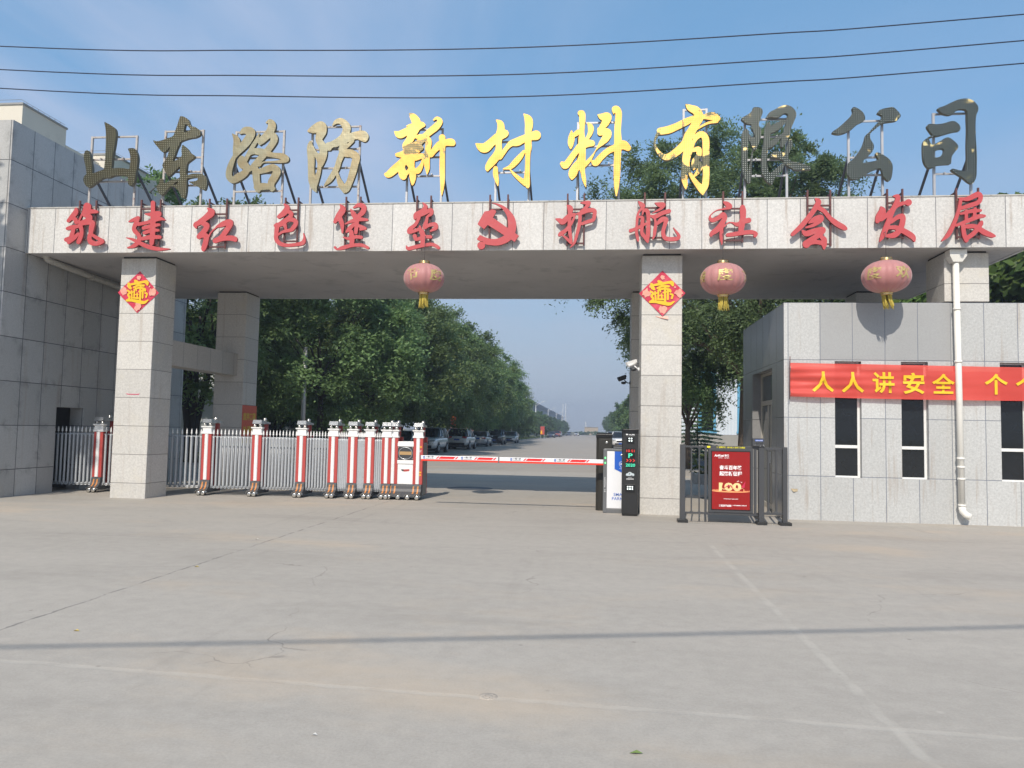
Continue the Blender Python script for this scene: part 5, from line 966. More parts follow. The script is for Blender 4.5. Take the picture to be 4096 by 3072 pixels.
text('lettering', 'SMART', .02, m_wprint, vp, vc, YV-.001, pz(963), 0, fitw=.072, fith=.014); text('lettering', 'PARKING', .03, m_wprint, vp, vc, YV-.001, pz(982), .02, fitw=.135, fith=.022)

# ================================================================== pedestrian gate with the lit advertising box
m_gate = mat('gate_grey', (.066, .068, .072), .42, .2, var=.06, scale=10); m_gate2 = mat('gate_dark_plate', (.02, .02, .02), .5); m_bolt = mat('bolt_steel', (.5, .5, .5), .3, .9)
YG_ = 14.10
GX = lambda zx: onY(2700+zx*.22604, 1930, YG_).x
GZ = lambda zy: onY(2930, 1750+zy*.22604, YG_).z
pg = thing('pedestrian_gate', 'dark grey automatic pedestrian gate with a red advertising panel in its leaf', 'pedestrian gate', (GX(1000), YG_, 0))
def gpost(x0, x1, zt, basew):
    p = MB().box(GX(x0), GX(x1), YG_-.045, YG_+.055, .05, GZ(zt)).build('post', m_gate, pg, .004)
    MB().box(GX(x0-basew), GX(x1+basew), YG_-.11, YG_+.10, 0, .055).build('base_plate', m_gate2, p, .004)
gpost(88, 178, 140, 44); gpost(1477, 1570, 150, 40); gpost(1900, 1982, 152, 60)
def rail(x0, x1, z0, z1, d=.02, name='rail'): return MB().box(GX(x0), GX(x1), YG_-d, YG_+d, GZ(z1), GZ(z0)).build(name, m_gate, pg, .003)
rail(178, 522, 160, 192); rail(178, 522, 1335, 1365); rail(1570, 1900, 165, 205); rail(1570, 1900, 1308, 1348)
for x, w_ in ((290, 24), (428, 24)):
    MB().box(GX(x-w_/2), GX(x+w_/2), YG_-.012, YG_+.012, GZ(1334), GZ(193)).box(GX(x-27), GX(x+27), YG_-.016, YG_+.016, GZ(205), GZ(193)).box(GX(x-27), GX(x+27), YG_-.016, YG_+.016, GZ(1334), GZ(1326)).build('picket', m_gate, pg, .002)
for x, w_ in ((1651, 36), (1790, 36)):
    MB().box(GX(x-w_/2), GX(x+w_/2), YG_-.016, YG_+.016, GZ(1307), GZ(206)).frus((GX(x-22), GX(x+22), YG_-.018, YG_+.018), (GX(x-34), GX(x+34), YG_-.022, YG_+.022), GZ(232), GZ(206)).frus((GX(x-34), GX(x+34), YG_-.022, YG_+.022), (GX(x-22), GX(x+22), YG_-.018, YG_+.018), GZ(1307), GZ(1285)).build('picket', m_gate, pg, .002)
lf = MB()
lf.box(GX(522), GX(560), YG_-.02, YG_+.02, GZ(1368), GZ(152)).box(GX(1398), GX(1440), YG_-.02, YG_+.02, GZ(1368), GZ(152)).box(GX(560), GX(1398), YG_-.019, YG_+.019, GZ(195), GZ(152)).box(GX(560), GX(1398), YG_-.019, YG_+.019, GZ(1368), GZ(1330))
leaf = lf.build('leaf_frame', m_gate, pg, .003)
MB().box(GX(1442), GX(1476), YG_-.012, YG_+.012, GZ(210), GZ(165)).box(GX(1442), GX(1476), YG_-.012, YG_+.012, GZ(1358), GZ(1320)).prism([(GX(1380), GZ(1384)), (GX(1476), GZ(1450)), (GX(1476), GZ(1378)), (GX(1380), GZ(1378))], YG_-.02, YG_+.02, 'y').build('hinge', m_gate2, pg)
MB().box(GX(590), GX(1375), YG_-.035, YG_+.035, GZ(1330)+.001, GZ(195)-.001).build('ad_box', m_gate, leaf, .003)
MB().box(GX(633), GX(1330), YG_-.042, YG_-.0355, GZ(1286), GZ(238)).build('bezel', m_capblk, leaf, .002)
m_ad = mat('advert_red', (.27, .004, .004), .15, var=.12, scale=1.5, emit=(.5, .01, .008), estr=.04, coat=.3)
m_adgold = mat('advert_gold', (.85, .60, .28), .4, var=.12, scale=14, emit=(.8, .5, .2), estr=.08); m_adwhite = mat('advert_white', (.85, .85, .85), .4, var=.02, emit=(1, 1, 1), estr=.08)
m_adglow = mat('advert_glow', (.80, .34, .14), .4, var=.2, scale=8, emit=(.8, .3, .1), estr=.06); m_adpink = mat('advert_pink', (.52, .02, .07), .4, var=.3, scale=20)
YD = YG_-.0425
ad = MB().box(GX(648), GX(1315), YD-.001, YD, GZ(1272), GZ(254)).build('advert', m_ad, leaf)
def adt(q, x0, x1, zc, h, mm=None, bold=.02, shear=0): text('lettering', q, .1, mm or m_adwhite, ad, (GX(x0)+GX(x1))/2, YD-.0018, GZ(zc), bold, fitw=GX(x1)-GX(x0), fith=h*.22604*YG_/FPX, shear=shear)
adt('AnKuai', 690, 858, 322, 38, bold=.03, shear=.18); adt('安快', 868, 952, 322, 40, bold=.03)
adt('安全出入', 758, 845, 363, 17, bold=.01); adt('快捷通行', 866, 952, 363, 17, bold=.01)
adt('奋斗百年路', 778, 1178, 533, 76, bold=.026); adt('起航新征程', 778, 1178, 638, 78, bold=.026)
adt('100', 770, 1165, 872, 140, m_adgold, .045)
sw = MB().prism([(GX(770), GZ(852)), (GX(842), GZ(800)), (GX(826), GZ(862)), (GX(800), GZ(950)), (GX(768), GZ(952)), (GX(792), GZ(860))], YD-.0032, YD-.0022, 'y')
sw.build('arrow_one', m_adgold, ad)
MB().tube([(GX(x), YD-.004, GZ(z)) for x, z in ((810, 890), (850, 915), (920, 915), (990, 895), (1060, 895), (1120, 910), (1200, 890))], [.004, .007, .006, .008, .010, .008, .002], 6).build('ribbon', m_adgold, ad)
MB().tube([(GX(x), YD-.003, GZ(z)) for x, z in ((870, 890), (920, 860), (980, 850), (1010, 900), (1050, 940))], [.004, .010, .012, .010, .004], 6).prism([(GX(1165), GZ(870)), (GX(1195), GZ(830)), (GX(1238), GZ(770)), (GX(1222), GZ(880)), (GX(1190), GZ(890))], YD-.0026, YD-.0016, 'y').build('red_swoosh', m_adpink, ad)
bd = MB()
for bxx, bzz, k in ((1100, 770, 1), (1165, 788, .8), (1140, 775, .4)): bd.prism([(GX(bxx-20*k), GZ(bzz+8*k)), (GX(bxx), GZ(bzz+2*k)), (GX(bxx+18*k), GZ(bzz-18*k)), (GX(bxx+12*k), GZ(bzz+10*k))], YD-.0026, YD-.0016, 'y')
bd.build('dove', m_adwhite, ad)
skl = MB(); rg = random.Random(3); x = 652
while x < 1305:
    h = rg.choice((14, 22, 30, 44, 26, 18)); 
    if not 770 < x < 1190: skl.box(GX(x), GX(x+14), YD-.0021, YD-.0012, GZ(952), GZ(952-h))
    x += 19
skl.build('skyline', m_adglow, ad)
MB().prism([(GX(648.5), GZ(958)), (GX(800), GZ(948)), (GX(980), GZ(945)), (GX(1170), GZ(948)), (GX(1314.5), GZ(958)), (GX(1170), GZ(968)), (GX(980), GZ(972)), (GX(800), GZ(968))], YD-.0045, YD-.0035, 'y').build('glow_band', m_adglow, ad)
adt('热烈庆祝中国共产党成立100周年', 853, 1110, 1086, 15, bold=.01); adt('8297688', 810, 985, 1206, 34, bold=.02)
adt('LINE', 772, 803, 1196, 12, bold=.01); adt('400', 772, 803, 1216, 12, bold=.01); adt('广东安快智能科技有限公司', 1006, 1258, 1198, 18, bold=.02)
MB().box(GX(993), GX(996), YD-.002, YD-.0012, GZ(1222), GZ(1192)).build('divider', m_adwhite, ad)
m_yprint = mat('yellow_print', (.78, .70, .02), .5, var=.03)
YT_ = YG_-.0205
text('lettering', '温馨提示：刷卡出入 自动门 勿推拉', .04, m_yprint, leaf, (GX(772)+GX(1236))/2, YT_, GZ(177), .02, fitw=GX(1236)-GX(772), fith=.031)
MB().box(GX(562), GX(620), YT_-.001, YT_+.0003, GZ(190), GZ(158)).build('sticker', m_yprint, leaf)
MB().tube([(GX(734), YT_, GZ(188)), (GX(734), YT_, GZ(163)), (GX(760), YT_, GZ(163)), (GX(760), YT_, GZ(188)), (GX(734), YT_, GZ(188))], .0015, 4).tube([(GX(741), YT_, GZ(184)), (GX(747), YT_, GZ(168)), (GX(753), YT_, GZ(184))], .0018, 4).build('pictogram', m_yprint, leaf)
cb = MB().box(GX(1360), GX(1572), YG_-.07, YG_+.09, GZ(148), GZ(2)).build('drive_box', m_gate, pg, .006)
lv = MB()
for x in (1440, 1512):
    for z in (82, 98): lv.tube([(GX(x-22), YG_-.072, GZ(z)), (GX(x+22), YG_-.072, GZ(z))], .006, 6)
lv.build('louvre', m_gate, cb)
MB().box(GX(1405), GX(1542), YG_-.0725, YG_-.0702, GZ(56), GZ(30)).build('nameplate', m_blue, cb)
text('lettering', 'AnKuai 安快', .03, m_wprint, cb, (GX(1410)+GX(1538))/2, YG_-.0735, GZ(43), .02, fitw=GX(1536)-GX(1410), fith=.02)
bo = MB()
for x, z in ((1404, 126), (1550, 126), (1492, 143), (1560, 143)): bo.lathe([(.003, -.008), (.007, -.006), (.008, 0)], (GX(x), YG_-.0705, GZ(z)), 10, 0, 'y')
bo.build('bolt', m_bolt, cb)
MB().box(GX(1382), GX(1476), YG_-.03, YG_+.03, GZ(186), GZ(149)).build('bracket', m_gate, pg)

# manhole covers, litter on the forecourt
m_iron = mat('cast_iron', (.10, .10, .105), .6, .3, var=.25, scale=30, bump=.6, bscale=60)
for (x, y, look, r0) in ((1880, 1954, 'round iron manhole cover in the road behind the boom', .62), (2790, 1987, 'round iron manhole cover behind the pedestrian gate', .55)):
    q = onZ(x, y); tag(MB().lathe([(.01, .006), (r0-.06, .006), (r0-.05, .002), (r0-.045, .006), (r0, .006), (r0+.01, -.03)], (q.x, q.y, 0), 40).build('manhole_cover', m_iron), look, 'manhole cover')
m_rustl = mat('rusty_lid', (.40, .35, .29), .8, var=.3, scale=30, dirt=(.12, .09, .07), dirt_amt=.8)
q = onZ(1953, 2787); tag(MB().lathe([(.01, .005), (.022, .006), (.026, .002), (.04, .004), (.056, .003), (.062, -.01)], (q.x, q.y, 0), 24).build('ground_cap', m_rustl), 'small round rusty survey cap in the forecourt concrete', 'ground cap')
m_leaf1 = mat('dry_leaf', (.42, .33, .10), .8, var=.3); m_leaf2 = mat('fallen_green_leaf', (.13, .19, .05), .7); m_scr = mat('litter_white', (.62, .60, .55), .7)
for x, y, sz, m_, look in ((2545, 3016, .035, m_leaf2, 'fallen green leaf on the near forecourt'), (786, 2268, .03, m_leaf1, 'dry yellow leaf on the long joint of the forecourt'), (1028, 2158, .03, m_scr, 'small pale litter scrap near the left of the forecourt'), (305, 2525, .025, m_leaf1, 'dry tan leaf near the left cable shadow'), (1257, 2943, .018, m_scr, 'white torn scrap on the near forecourt')):
    q = onZ(x, y); tag(MB().add([(q.x-sz, q.y, .003), (q.x-.2*sz, q.y-.4*sz, .012), (q.x+sz, q.y+.1*sz, .004), (q.x+.1*sz, q.y+.5*sz, .014)], [(0, 1, 2, 3)]).build('fallen_leaf' if m_ is not m_scr else 'litter', m_), look, 'leaf' if m_ is not m_scr else 'litter')
# surveillance cameras on the right column
def cctv(x, y, Y, attach, look, white):
    c = onY(x, y, Y); t_ = thing('surveillance_camera', look, 'camera', c)
    MB().tube([(c.x+.14, c.y+.02, c.z-.10), (attach, c.y+.02, c.z-.10)], .012, 8).lathe([(.04, 0), (.04, .03)], (attach-.03, c.y+.02, c.z-.10), 12, 0, 'x').tube([(c.x+.06, c.y, c.z-.03), (c.x+.14, c.y+.02, c.z-.10)], .014, 8).build('bracket', m_gwhite if white else m_gdark, t_)
    d = Vector((-.8, -.5, -.32)).normalized(); 
    MB().tube([c-d*.11, c+d*.10], .04, 12).build('camera_body', m_gwhite if white else m_gdark, t_)
    MB().tube([c-d*.12+Vector((0, 0, .046)), c+d*.13+Vector((0, 0, .046))], [.045, .045], 4).build('hood', m_gwhite if white else m_gdark, t_)
    MB().lathe([(.002, -.09), (.05, -.08), (.062, -.05), (.06, -.02)], (c.x+.04, c.y, c.z-.05), 14).build('lamp', m_gdark, t_)
cctv(2526, 1458, 15.75, P2[0], 'white surveillance camera on a rod at the left side of the right column', True)
cctv(2488, 1516, 19.5, P4[0], 'black surveillance camera on the rear right column', False)
# ================================================================== trees
def leaf_mat(name, col, var=.35, tr=.48, yellow=(.20, .22, .04)):
    m, t, p = newmat(name)
    at = nd(t, 'ShaderNodeAttribute', attribute_name='rnd'); oi = nd(t, 'ShaderNodeObjectInfo')
    c = mixc_(t, at.outputs['Fac'], sc3(col, 1-var), sc3(col, 1+var))
    c = mixc_(t, mth(t, 'MULTIPLY', mth(t, 'GREATER_THAN', at.outputs['Fac'], .93), .55), c, yellow)
    hs = nd(t, 'ShaderNodeHueSaturation', {'Saturation': 1., 'Fac': 1.}); lk(t, mth(t, 'ADD', .85, mth(t, 'MULTIPLY', oi.outputs['Random'], .3)), hs.inputs['Value']); lk(t, mth(t, 'ADD', .485, mth(t, 'MULTIPLY', oi.outputs['Random'], .03)), hs.inputs['Hue']); lk(t, c, hs.inputs['Color'])
    c = hs.outputs[0]
    lk(t, c, p.inputs['Base Color']); p.inputs['Roughness'].default_value = .5; p.inputs['Specular IOR Level'].default_value = .35
    tl_ = nd(t, 'ShaderNodeBsdfTranslucent'); lk(t, c, tl_.inputs[0])
    ms = nd(t, 'ShaderNodeMixShader', {0: tr}); lk(t, p.outputs[0], ms.inputs[1]); lk(t, tl_.outputs[0], ms.inputs[2]); lk(t, ms.outputs[0], t.nodes['Material Output'].inputs[0])
    return m
m_leafA = leaf_mat('foliage_locust', (.185, .275, .11)); m_leafB = leaf_mat('foliage_far', (.15, .23, .095)); m_leafC = leaf_mat('foliage_big_tree', (.16, .245, .105)); m_leafD = leaf_mat('foliage_broad', (.11, .19, .05)); m_leafE = leaf_mat('foliage_fir', (.12, .19, .085), .3, .15); m_leafF = leaf_mat('foliage_pale', (.16, .20, .07))
m_bark = mat('bark', (.045, .038, .032), .9, var=.35, scale=9, bump=.8, bscale=25); m_bark2 = mat('bark_brown', (.13, .10, .075), .9, var=.35, scale=9, bump=.8, bscale=25)
def leaf_mesh(name, C, A, B, rnd):
    """one four-cornered leaf per row: centre C, half axes A (length) and B (width)"""
    n = len(C); v = np.empty((n, 4, 3)); v[:, 0] = C-A; v[:, 1] = C+B*1.0+A*.1; v[:, 2] = C+A; v[:, 3] = C-B+A*.1
    me = bpy.data.meshes.new(name); me.vertices.add(n*4); me.vertices.foreach_set('co', v.reshape(-1).astype(np.float32))
    me.loops.add(n*4); me.loops.foreach_set('vertex_index', np.arange(n*4, dtype=np.int32)); me.polygons.add(n)
    me.polygons.foreach_set('loop_start', np.arange(0, n*4, 4, dtype=np.int32)); me.polygons.foreach_set('loop_total', np.full(n, 4, np.int32))
    a = me.attributes.new('rnd', 'FLOAT', 'POINT'); a.data.foreach_set('value', np.repeat(rnd, 4).astype(np.float32))
    me.update(); me.validate(); return me
def unit(v): return v/np.maximum(np.linalg.norm(v, axis=-1, keepdims=True), 1e-9)
def crown_mesh(name, centre, rad, nclump, ncl, leaf=.16, wid=.38, droop=.35, cr=(.55, 1.1), shell=.5, flat=.75, seed=1, sprays=True, squash=None, thin=None):
    rg = np.random.default_rng(seed)
    d = unit(rg.normal(size=(nclump, 3))); rr = rg.uniform(shell, 1, nclump)**.7
    rr *= 1+.16*np.sin(3*np.arctan2(d[:, 1], d[:, 0])+seed)*np.cos(2.3*d[:, 2]+seed)
    cc = d*rr[:, None]*np.array(rad)
    if squash: cc[:, 2] = np.where(cc[:, 2] < 0, cc[:, 2]*squash, cc[:, 2])
    Cs, As, Bs, Rn = [], [], [], []
    for i in range(nclump):
        if thin and cc[i][2] < thin[0] and rg.uniform() > thin[1]: continue
        R0 = rg.uniform(*cr); out = unit(cc[i]/np.array(rad)+np.array([0, 0, .25]))
        tone = rg.uniform(0, 1)
        if sprays:                               # twigs fanning out of the clump, leaflets along each twig
            nt_ = max(3, ncl//12); per = ncl//nt_
            td = unit(out+rg.normal(size=(nt_, 3))*.75); td[:, 2] *= flat
            tip = cc[i]+td*R0*rg.uniform(.6, 1.15, (nt_, 1)); tip[:, 2] -= droop*R0*rg.uniform(.2, 1, nt_)
            k = np.linspace(.25, 1, per)[None, :, None]
            pos = cc[i]*(1-k)+tip[:, None, :]*k; pos[..., 2] += (k[..., 0]*(1-k[..., 0]))*droop*R0
            tw = unit(tip-cc[i])[:, None, :]
            side = unit(np.cross(tw, np.array([0, 0, 1.])+rg.normal(size=(nt_, 1, 3))*.5)); sg = np.where(np.arange(per) % 2, 1, -1)[None, :, None]
            ax = unit(side*sg*.9+tw*.65+rg.normal(size=(nt_, per, 3))*.25)
            pos = (pos+ax*leaf*.6+rg.normal(size=pos.shape)*.05*R0).reshape(-1, 3); ax = ax.reshape(-1, 3)
            nrm = unit(np.array([0, 0, 1.])+.45*out+rg.normal(size=pos.shape)*.55)
        else:
            q = unit(rg.normal(size=(ncl, 3))); pos = cc[i]+q*R0*rg.uniform(.35, 1, (ncl, 1))*np.array([1, 1, flat])
            nrm = unit(.5*out+.5*q+rg.normal(size=pos.shape)*.5+np.array([0, 0, .4])); ax = unit(np.cross(nrm, rg.normal(size=pos.shape))); ax[:, 2] -= droop; ax = unit(ax)
        b = unit(np.cross(nrm, ax)); L = leaf*rg.uniform(.7, 1.25, (len(pos), 1))
        Cs.append(pos); As.append(ax*L); Bs.append(b*L*wid); Rn.append(np.clip(.65*tone+.35*rg.uniform(0, 1, len(pos)), 0, 1))
    return leaf_mesh(name, np.vstack(Cs)+np.array(centre), np.vstack(As), np.vstack(Bs), np.concatenate(Rn)), cc+np.array(centre)
def trunk_mesh(name, h0, centres, r0, seed, lean=(0, 0), stems=1, nl=14):
    rg = random.Random(seed); m = MB()
    for s in range(stems):
        a = 6.283*s/stems+rg.uniform(-.4, .4); sp = .0 if stems == 1 else .55
        top = Vector((lean[0]+sp*1.6*math.cos(a), lean[1]+sp*1.6*math.sin(a), h0*1.7))
        q = [Vector((sp*.12*math.cos(a), sp*.12*math.sin(a), -.05)), Vector((sp*.35*math.cos(a)+lean[0]*.2, sp*.35*math.sin(a)+lean[1]*.2, h0*.45)), Vector((sp*1.0*math.cos(a)+lean[0]*.6, sp*1.0*math.sin(a)+lean[1]*.6, h0)), top]
        k = 1 if stems == 1 else .62
        m.tube(q, [r0*1.25*k, r0*.95*k, r0*.75*k, r0*.4*k], 9)
        L = sorted(centres, key=lambda c: rg.random())[:max(3, nl//stems)]
        for c in L:
            c = Vector(c); st = q[2].lerp(q[3], rg.random()); mid = st.lerp(c, .5)+Vector((rg.uniform(-.3, .3), rg.uniform(-.3, .3), rg.uniform(.0, .5)))
            m.tube([st, mid, c], [r0*.34*k, r0*.22*k, r0*.06*k], 5)
    return m.mesh(name)
def tree(name, look, mats, meshes, loc, rz=0, sc=1., group=None):
    t_ = thing(name, look, 'tree', loc, rz, group); t_.scale = (sc, sc, sc*1.0)
    c = bpy.data.objects.new('crown', meshes[0]); k = bpy.data.objects.new('trunk', meshes[1])
    for o_, m_ in ((c, mats[0]), (k, mats[1])):
        COL.objects.link(o_); o_.parent = t_
        if not o_.data.materials: o_.data.materials.append(m_)
    return t_
def kind(seed, centre, rad, nclump, ncl, r0, h0, stems=1, nl=14, **kw):
    cm_, cs = crown_mesh('crown', centre, rad, nclump, ncl, seed=seed, **kw); return cm_, trunk_mesh('trunk', h0, [tuple(c) for c in cs], r0, seed, stems=stems, nl=nl)
# the shady row on the left of the road, nearest trees first
KA = [kind(11, (0, 0, 6.4), (4.6, 4.6, 4.3), 130, 620, .19, 2.4, leaf=.11, wid=.42, cr=(.8, 1.6), shell=.55, droop=.4, squash=1.02), kind(12, (0, 0, 6.3), (4.5, 4.7, 4.2), 120, 640, .2, 2.2, stems=3, leaf=.11, wid=.42, cr=(.8, 1.6), shell=.55, droop=.4, squash=1.02), kind(13, (.2, 0, 6.2), (4.7, 4.4, 4.2), 120, 620, .18, 2.5, leaf=.115, wid=.42, cr=(.8, 1.7), shell=.55, droop=.4, squash=1.02)]
row = [(-13.6, 36.5, 1.0, 0), (-13.0, 43.0, 1.0, 2), (-13.2, 50.0, 1.02, 1), (-12.9, 57.5, 1.0, 0), (-13.1, 65.5, 1.0, 2), (-13.0, 74, .98, 1), (-13.1, 83, .98, 0), (-13.2, 92.5, .95, 2), (-13.0, 102, .93, 1), (-13.3, 112, .86, 0)]
words = ['tall leafy tree just right of the rear left column', 'leafy tree above the gate, third in the roadside row', 'dense tree behind the first parked car', 'dense tree beside the second parked car', 'dense tree beside the grey saloon in the row', 'dense tree behind the black car', 'dense tree past the black car, where the row starts to drop', 'rounded tree late in the dense roadside row', 'shorter rounded tree near the end of the dense row', 'last and smallest of the dense roadside trees']
for i, ((x, y, s, k), w_) in enumerate(zip(row, words)): tree('roadside_tree', w_, (m_leafA, m_bark), KA[k], (x, y, 0), i*1.9, s, 'shade trees along the left of the road')
# second line further left, seen between trunks and over the granite wall
for i, (x, y, s, k, w_) in enumerate([(-24, 46, 1.0, 0, 'dark tree deep behind the rear left column'), (-20.5, 47, .95, 1, 'tree of the back row, behind the parked cars'), (-21, 58, .95, 2, 'tree far back behind the second parked car'), (-26, 33, 1.0, 1, 'tree hidden mostly behind the cream blocks')]):
    tree('yard_tree', w_, (m_leafA, m_bark), KA[k], (x, y, 0), i*2.3+.7, s, 'trees in the yard behind the left row')
ms_ = kind(14, (.2, 0, 7.3), (4.2, 4.2, 3.9), 110, 620, .26, 3.6, stems=4, leaf=.11, wid=.42, cr=(.8, 1.5), shell=.5, droop=.4)
q = onY(765, 1700, 30.5); tree('roadside_tree', 'multi-stemmed dark tree seen between the two left columns', (m_leafA, m_bark), ms_, (q.x, 30.5, 0), .9, 1.0, 'shade trees along the left of the road')
sl_ = kind(15, (0, 0, 8.3), (.85, .8, 1.75), 26, 150, .09, 5.0, leaf=.085, wid=.42, cr=(.3, .6), shell=.4, droop=.3, nl=7)
q = onY(622, 760, 22.4); tree('slender_tree', 'slender treetop rising over the granite wall between the first two gold letters', (m_leafA, m_bark), sl_, (q.x, 22.4, 0), .9, 1.0)
# far rows fading in the haze
KB = [kind(21, (0, 0, 3.9), (2.9, 2.9, 2.9), 130, 130, .12, 1.4, leaf=.15, wid=.5, cr=(.5, 1.0), shell=.45, droop=.3, nl=8), kind(22, (0, 0, 4.0), (2.7, 3.0, 3.0), 130, 130, .12, 1.5, leaf=.15, wid=.5, cr=(.5, 1.0), shell=.45, droop=.3, nl=8)]
for i in range(24):
    y = 121+i*9.6; tree('young_roadside_tree', 'young paler tree in the far part of the left roadside row', (m_leafB, m_bark), KB[i % 2], (-13.3+.5*math.sin(i*2.7), y, 0), i*1.3, .80+.08*math.sin(i*1.7), 'young trees along the far left roadside')
for i in range(22):
    y = 84+i*10.; tree('kerbside_tree', 'tree in the row along the right side of the road', (m_leafB, m_bark), KB[(i+1) % 2], (7.0+.4*math.sin(i*1.7), y, 0), i*2.1, 1.02+.1*math.sin(i*2.3), 'trees along the right of the road')
# the big tree at the right, behind the column and the gatehouse
big = kind(31, (-.8, 0, 9.0), (6.3, 4.6, 5.6), 470, 620, .36, 3.6, leaf=.085, wid=.36, cr=(.6, 1.5), shell=.38, droop=.75, nl=26, squash=1.0, thin=(-1.2, .42))
tree('pagoda_tree', 'big spreading tree behind the right column, its crown towering over the canopy', (m_leafC, m_bark2), big, (6.35, 32.5, 0), .3, 1.0)
low = kind(34, (0, 0, 5.7), (3.4, 2.6, 2.6), 170, 380, .16, 1.6, leaf=.075, wid=.36, cr=(.5, 1.1), shell=.35, droop=.7, nl=16)
tree('pagoda_tree', 'lower leafy tree hanging over the lawn between the right column and gatehouse', (m_leafC, m_bark2), low, (4.3, 35.5, 0), 1.3, 1.0)
bro = kind(32, (0, 0, 5.6), (3.6, 3.2, 3.8), 170, 110, .2, 2.2, leaf=.19, wid=.75, cr=(.5, 1.1), shell=.5, droop=.3, sprays=False)
tree('broadleaf_tree', 'bright broadleaf tree behind the gatehouse at the right edge', (m_leafD, m_bark2), bro, (15.4, 26.5, 0), 0, 1.05)
tree('broadleaf_tree', 'broadleaf tree glimpsed under the canopy beside the short roof column', (m_leafD, m_bark2), bro, (12.2, 30.5, 0), 2.2, .95)
pal = kind(33, (0, 0, 8.6), (1.9, 1.9, 2.6), 60, 60, .13, 4.8, leaf=.2, wid=.6, cr=(.4, .8), shell=.3, droop=.3, sprays=False, nl=9)
tree('pale_tree', 'pale green treetop peeping over the canopy below the last two gold letters', (m_leafF, m_bark2), pal, (11.9, 31.2, 0), 0, 1.0)
# small spruce on the lawn: whorls of flat drooping branches
def fir_mesh():
    rg = np.random.default_rng(5); C, A, B, Rn = [], [], [], []
    for w in range(15):
        z = .45+w*.2; L = 1.75*(1-w/15.5)**.85
        for b in range(9):
            a = 6.283*(b+.37*w)/9+rg.uniform(-.2, .2); n = int(16+46*L)
            k = rg.uniform(.08, 1, n)[:, None]; dr = np.array([math.cos(a), math.sin(a), -.12]); sd = np.array([-math.sin(a), math.cos(a), 0])
            s_ = rg.uniform(-1, 1, n)[:, None]*(.30*L*(1.05-k)+.05)
            p = dr*k*L+sd*s_+np.array([0, 0, z])+rg.normal(size=(n, 3))*.02
            ax = unit(dr*.8+sd*np.sign(s_)*.7+rg.normal(size=(n, 3))*.25); nr = unit(np.array([0, 0, 1.])+rg.normal(size=(n, 3))*.4)
            C.append(p); A.append(ax*.085); B.append(unit(np.cross(nr, ax))*.03); Rn.append(rg.uniform(.1, .9, n))
    return leaf_mesh('crown', np.vstack(C), np.vstack(A), np.vstack(B), np.concatenate(Rn)), MB().tube([(0, 0, -.05), (0, 0, 3.4)], [.06, .012], 7).mesh('trunk')
fp = onY(2790, 1800, 47.5)
tree('spruce', 'small layered spruce on the lawn behind the pedestrian gate', (m_leafE, m_bark2), fir_mesh(), (fp.x, 47.5, .05), .4, 1.15)
# clipped planting and planter by the side yard
shr, _ = crown_mesh('foliage', (0, 0, .55), (.75, .7, .5), 34, 60, leaf=.10, wid=.35, cr=(.2, .4), shell=.3, seed=41, droop=.2)
q = onZ(2850, 1935)
sb_ = thing('shrub', 'yellowish green shrub in a low planter behind the pedestrian gate', 'shrub', (q.x+.35, q.y+.3, 0)); link('foliage', shr, m_leafF, sb_)
tag(MB().box(q.x-.55, q.x+1.4, q.y-.5, q.y-.38, 0, .32).box(q.x-.55, q.x-.43, q.y-.38, q.y+1.0, 0, .32).box(q.x+1.28, q.x+1.4, q.y-.38, q.y+1.0, 0, .32).box(q.x-.43, q.x+1.28, q.y+.88, q.y+1.0, 0, .32).box(q.x-.43, q.x+1.28, q.y-.38, q.y+.88, 0, .26).build('planter', m_kerb, None, .015), 'low concrete planter holding the yellowish shrub', 'planter')
for y0, y1, look in ((34, 66, 'dark hedge under the nearer roadside trees'), (68, 110, 'dark hedge under the farther roadside trees')):
    hg, _ = crown_mesh('foliage', (0, 0, .65), (.8, (y1-y0)/2, .7), int((y1-y0)*4), 60, leaf=.13, wid=.5, cr=(.35, .6), shell=.1, seed=int(y0), droop=.15, sprays=False)
    tag(link('hedge', hg, m_leafA, loc=(-16.3, (y0+y1)/2, 0)), look, 'hedge')
tree('forecourt_tree', 'tall tree left of the forecourt whose shade dapples the granite wall', (m_leafA, m_bark), kind(61, (0, 0, 10.6), (2.6, 3.0, 2.6), 60, 90, .2, 6.5, leaf=.17, wid=.4, cr=(.5, 1.0), shell=.4, droop=.4, nl=10), (-15.2, 8.2, 0), .5)
# grass of the verge and the lawn
def grass(name, x0, x1, y0, y1, n, h, look, seed):
    rg = np.random.default_rng(seed); u = rg.uniform(0, 1, n)**1.6
    c = np.stack([rg.uniform(x0, x1, n), y0+(y1-y0)*u, np.full(n, .06)], 1); a = unit(np.stack([rg.normal(size=n)*.35, rg.normal(size=n)*.35, np.ones(n)], 1)); L = h*rg.uniform(.5, 1.4, (n, 1))
    b = unit(np.cross(a, rg.normal(size=(n, 3))))*h*.22
    o_ = link(name, leaf_mesh(name, c+a*L*.8, a*L, b, rg.uniform(0, 1, n)), m_leafF); tag(o_, look, 'grass', None, 'stuff')
grass('verge_grass', -14.5, -11.85, 60, 200, 9000, .16, 'rough grass along the left kerb', 61)
grass('lawn_grass', 5.0, 22, 46.3, 62, 14000, .11, 'lawn grass right of the road', 62)

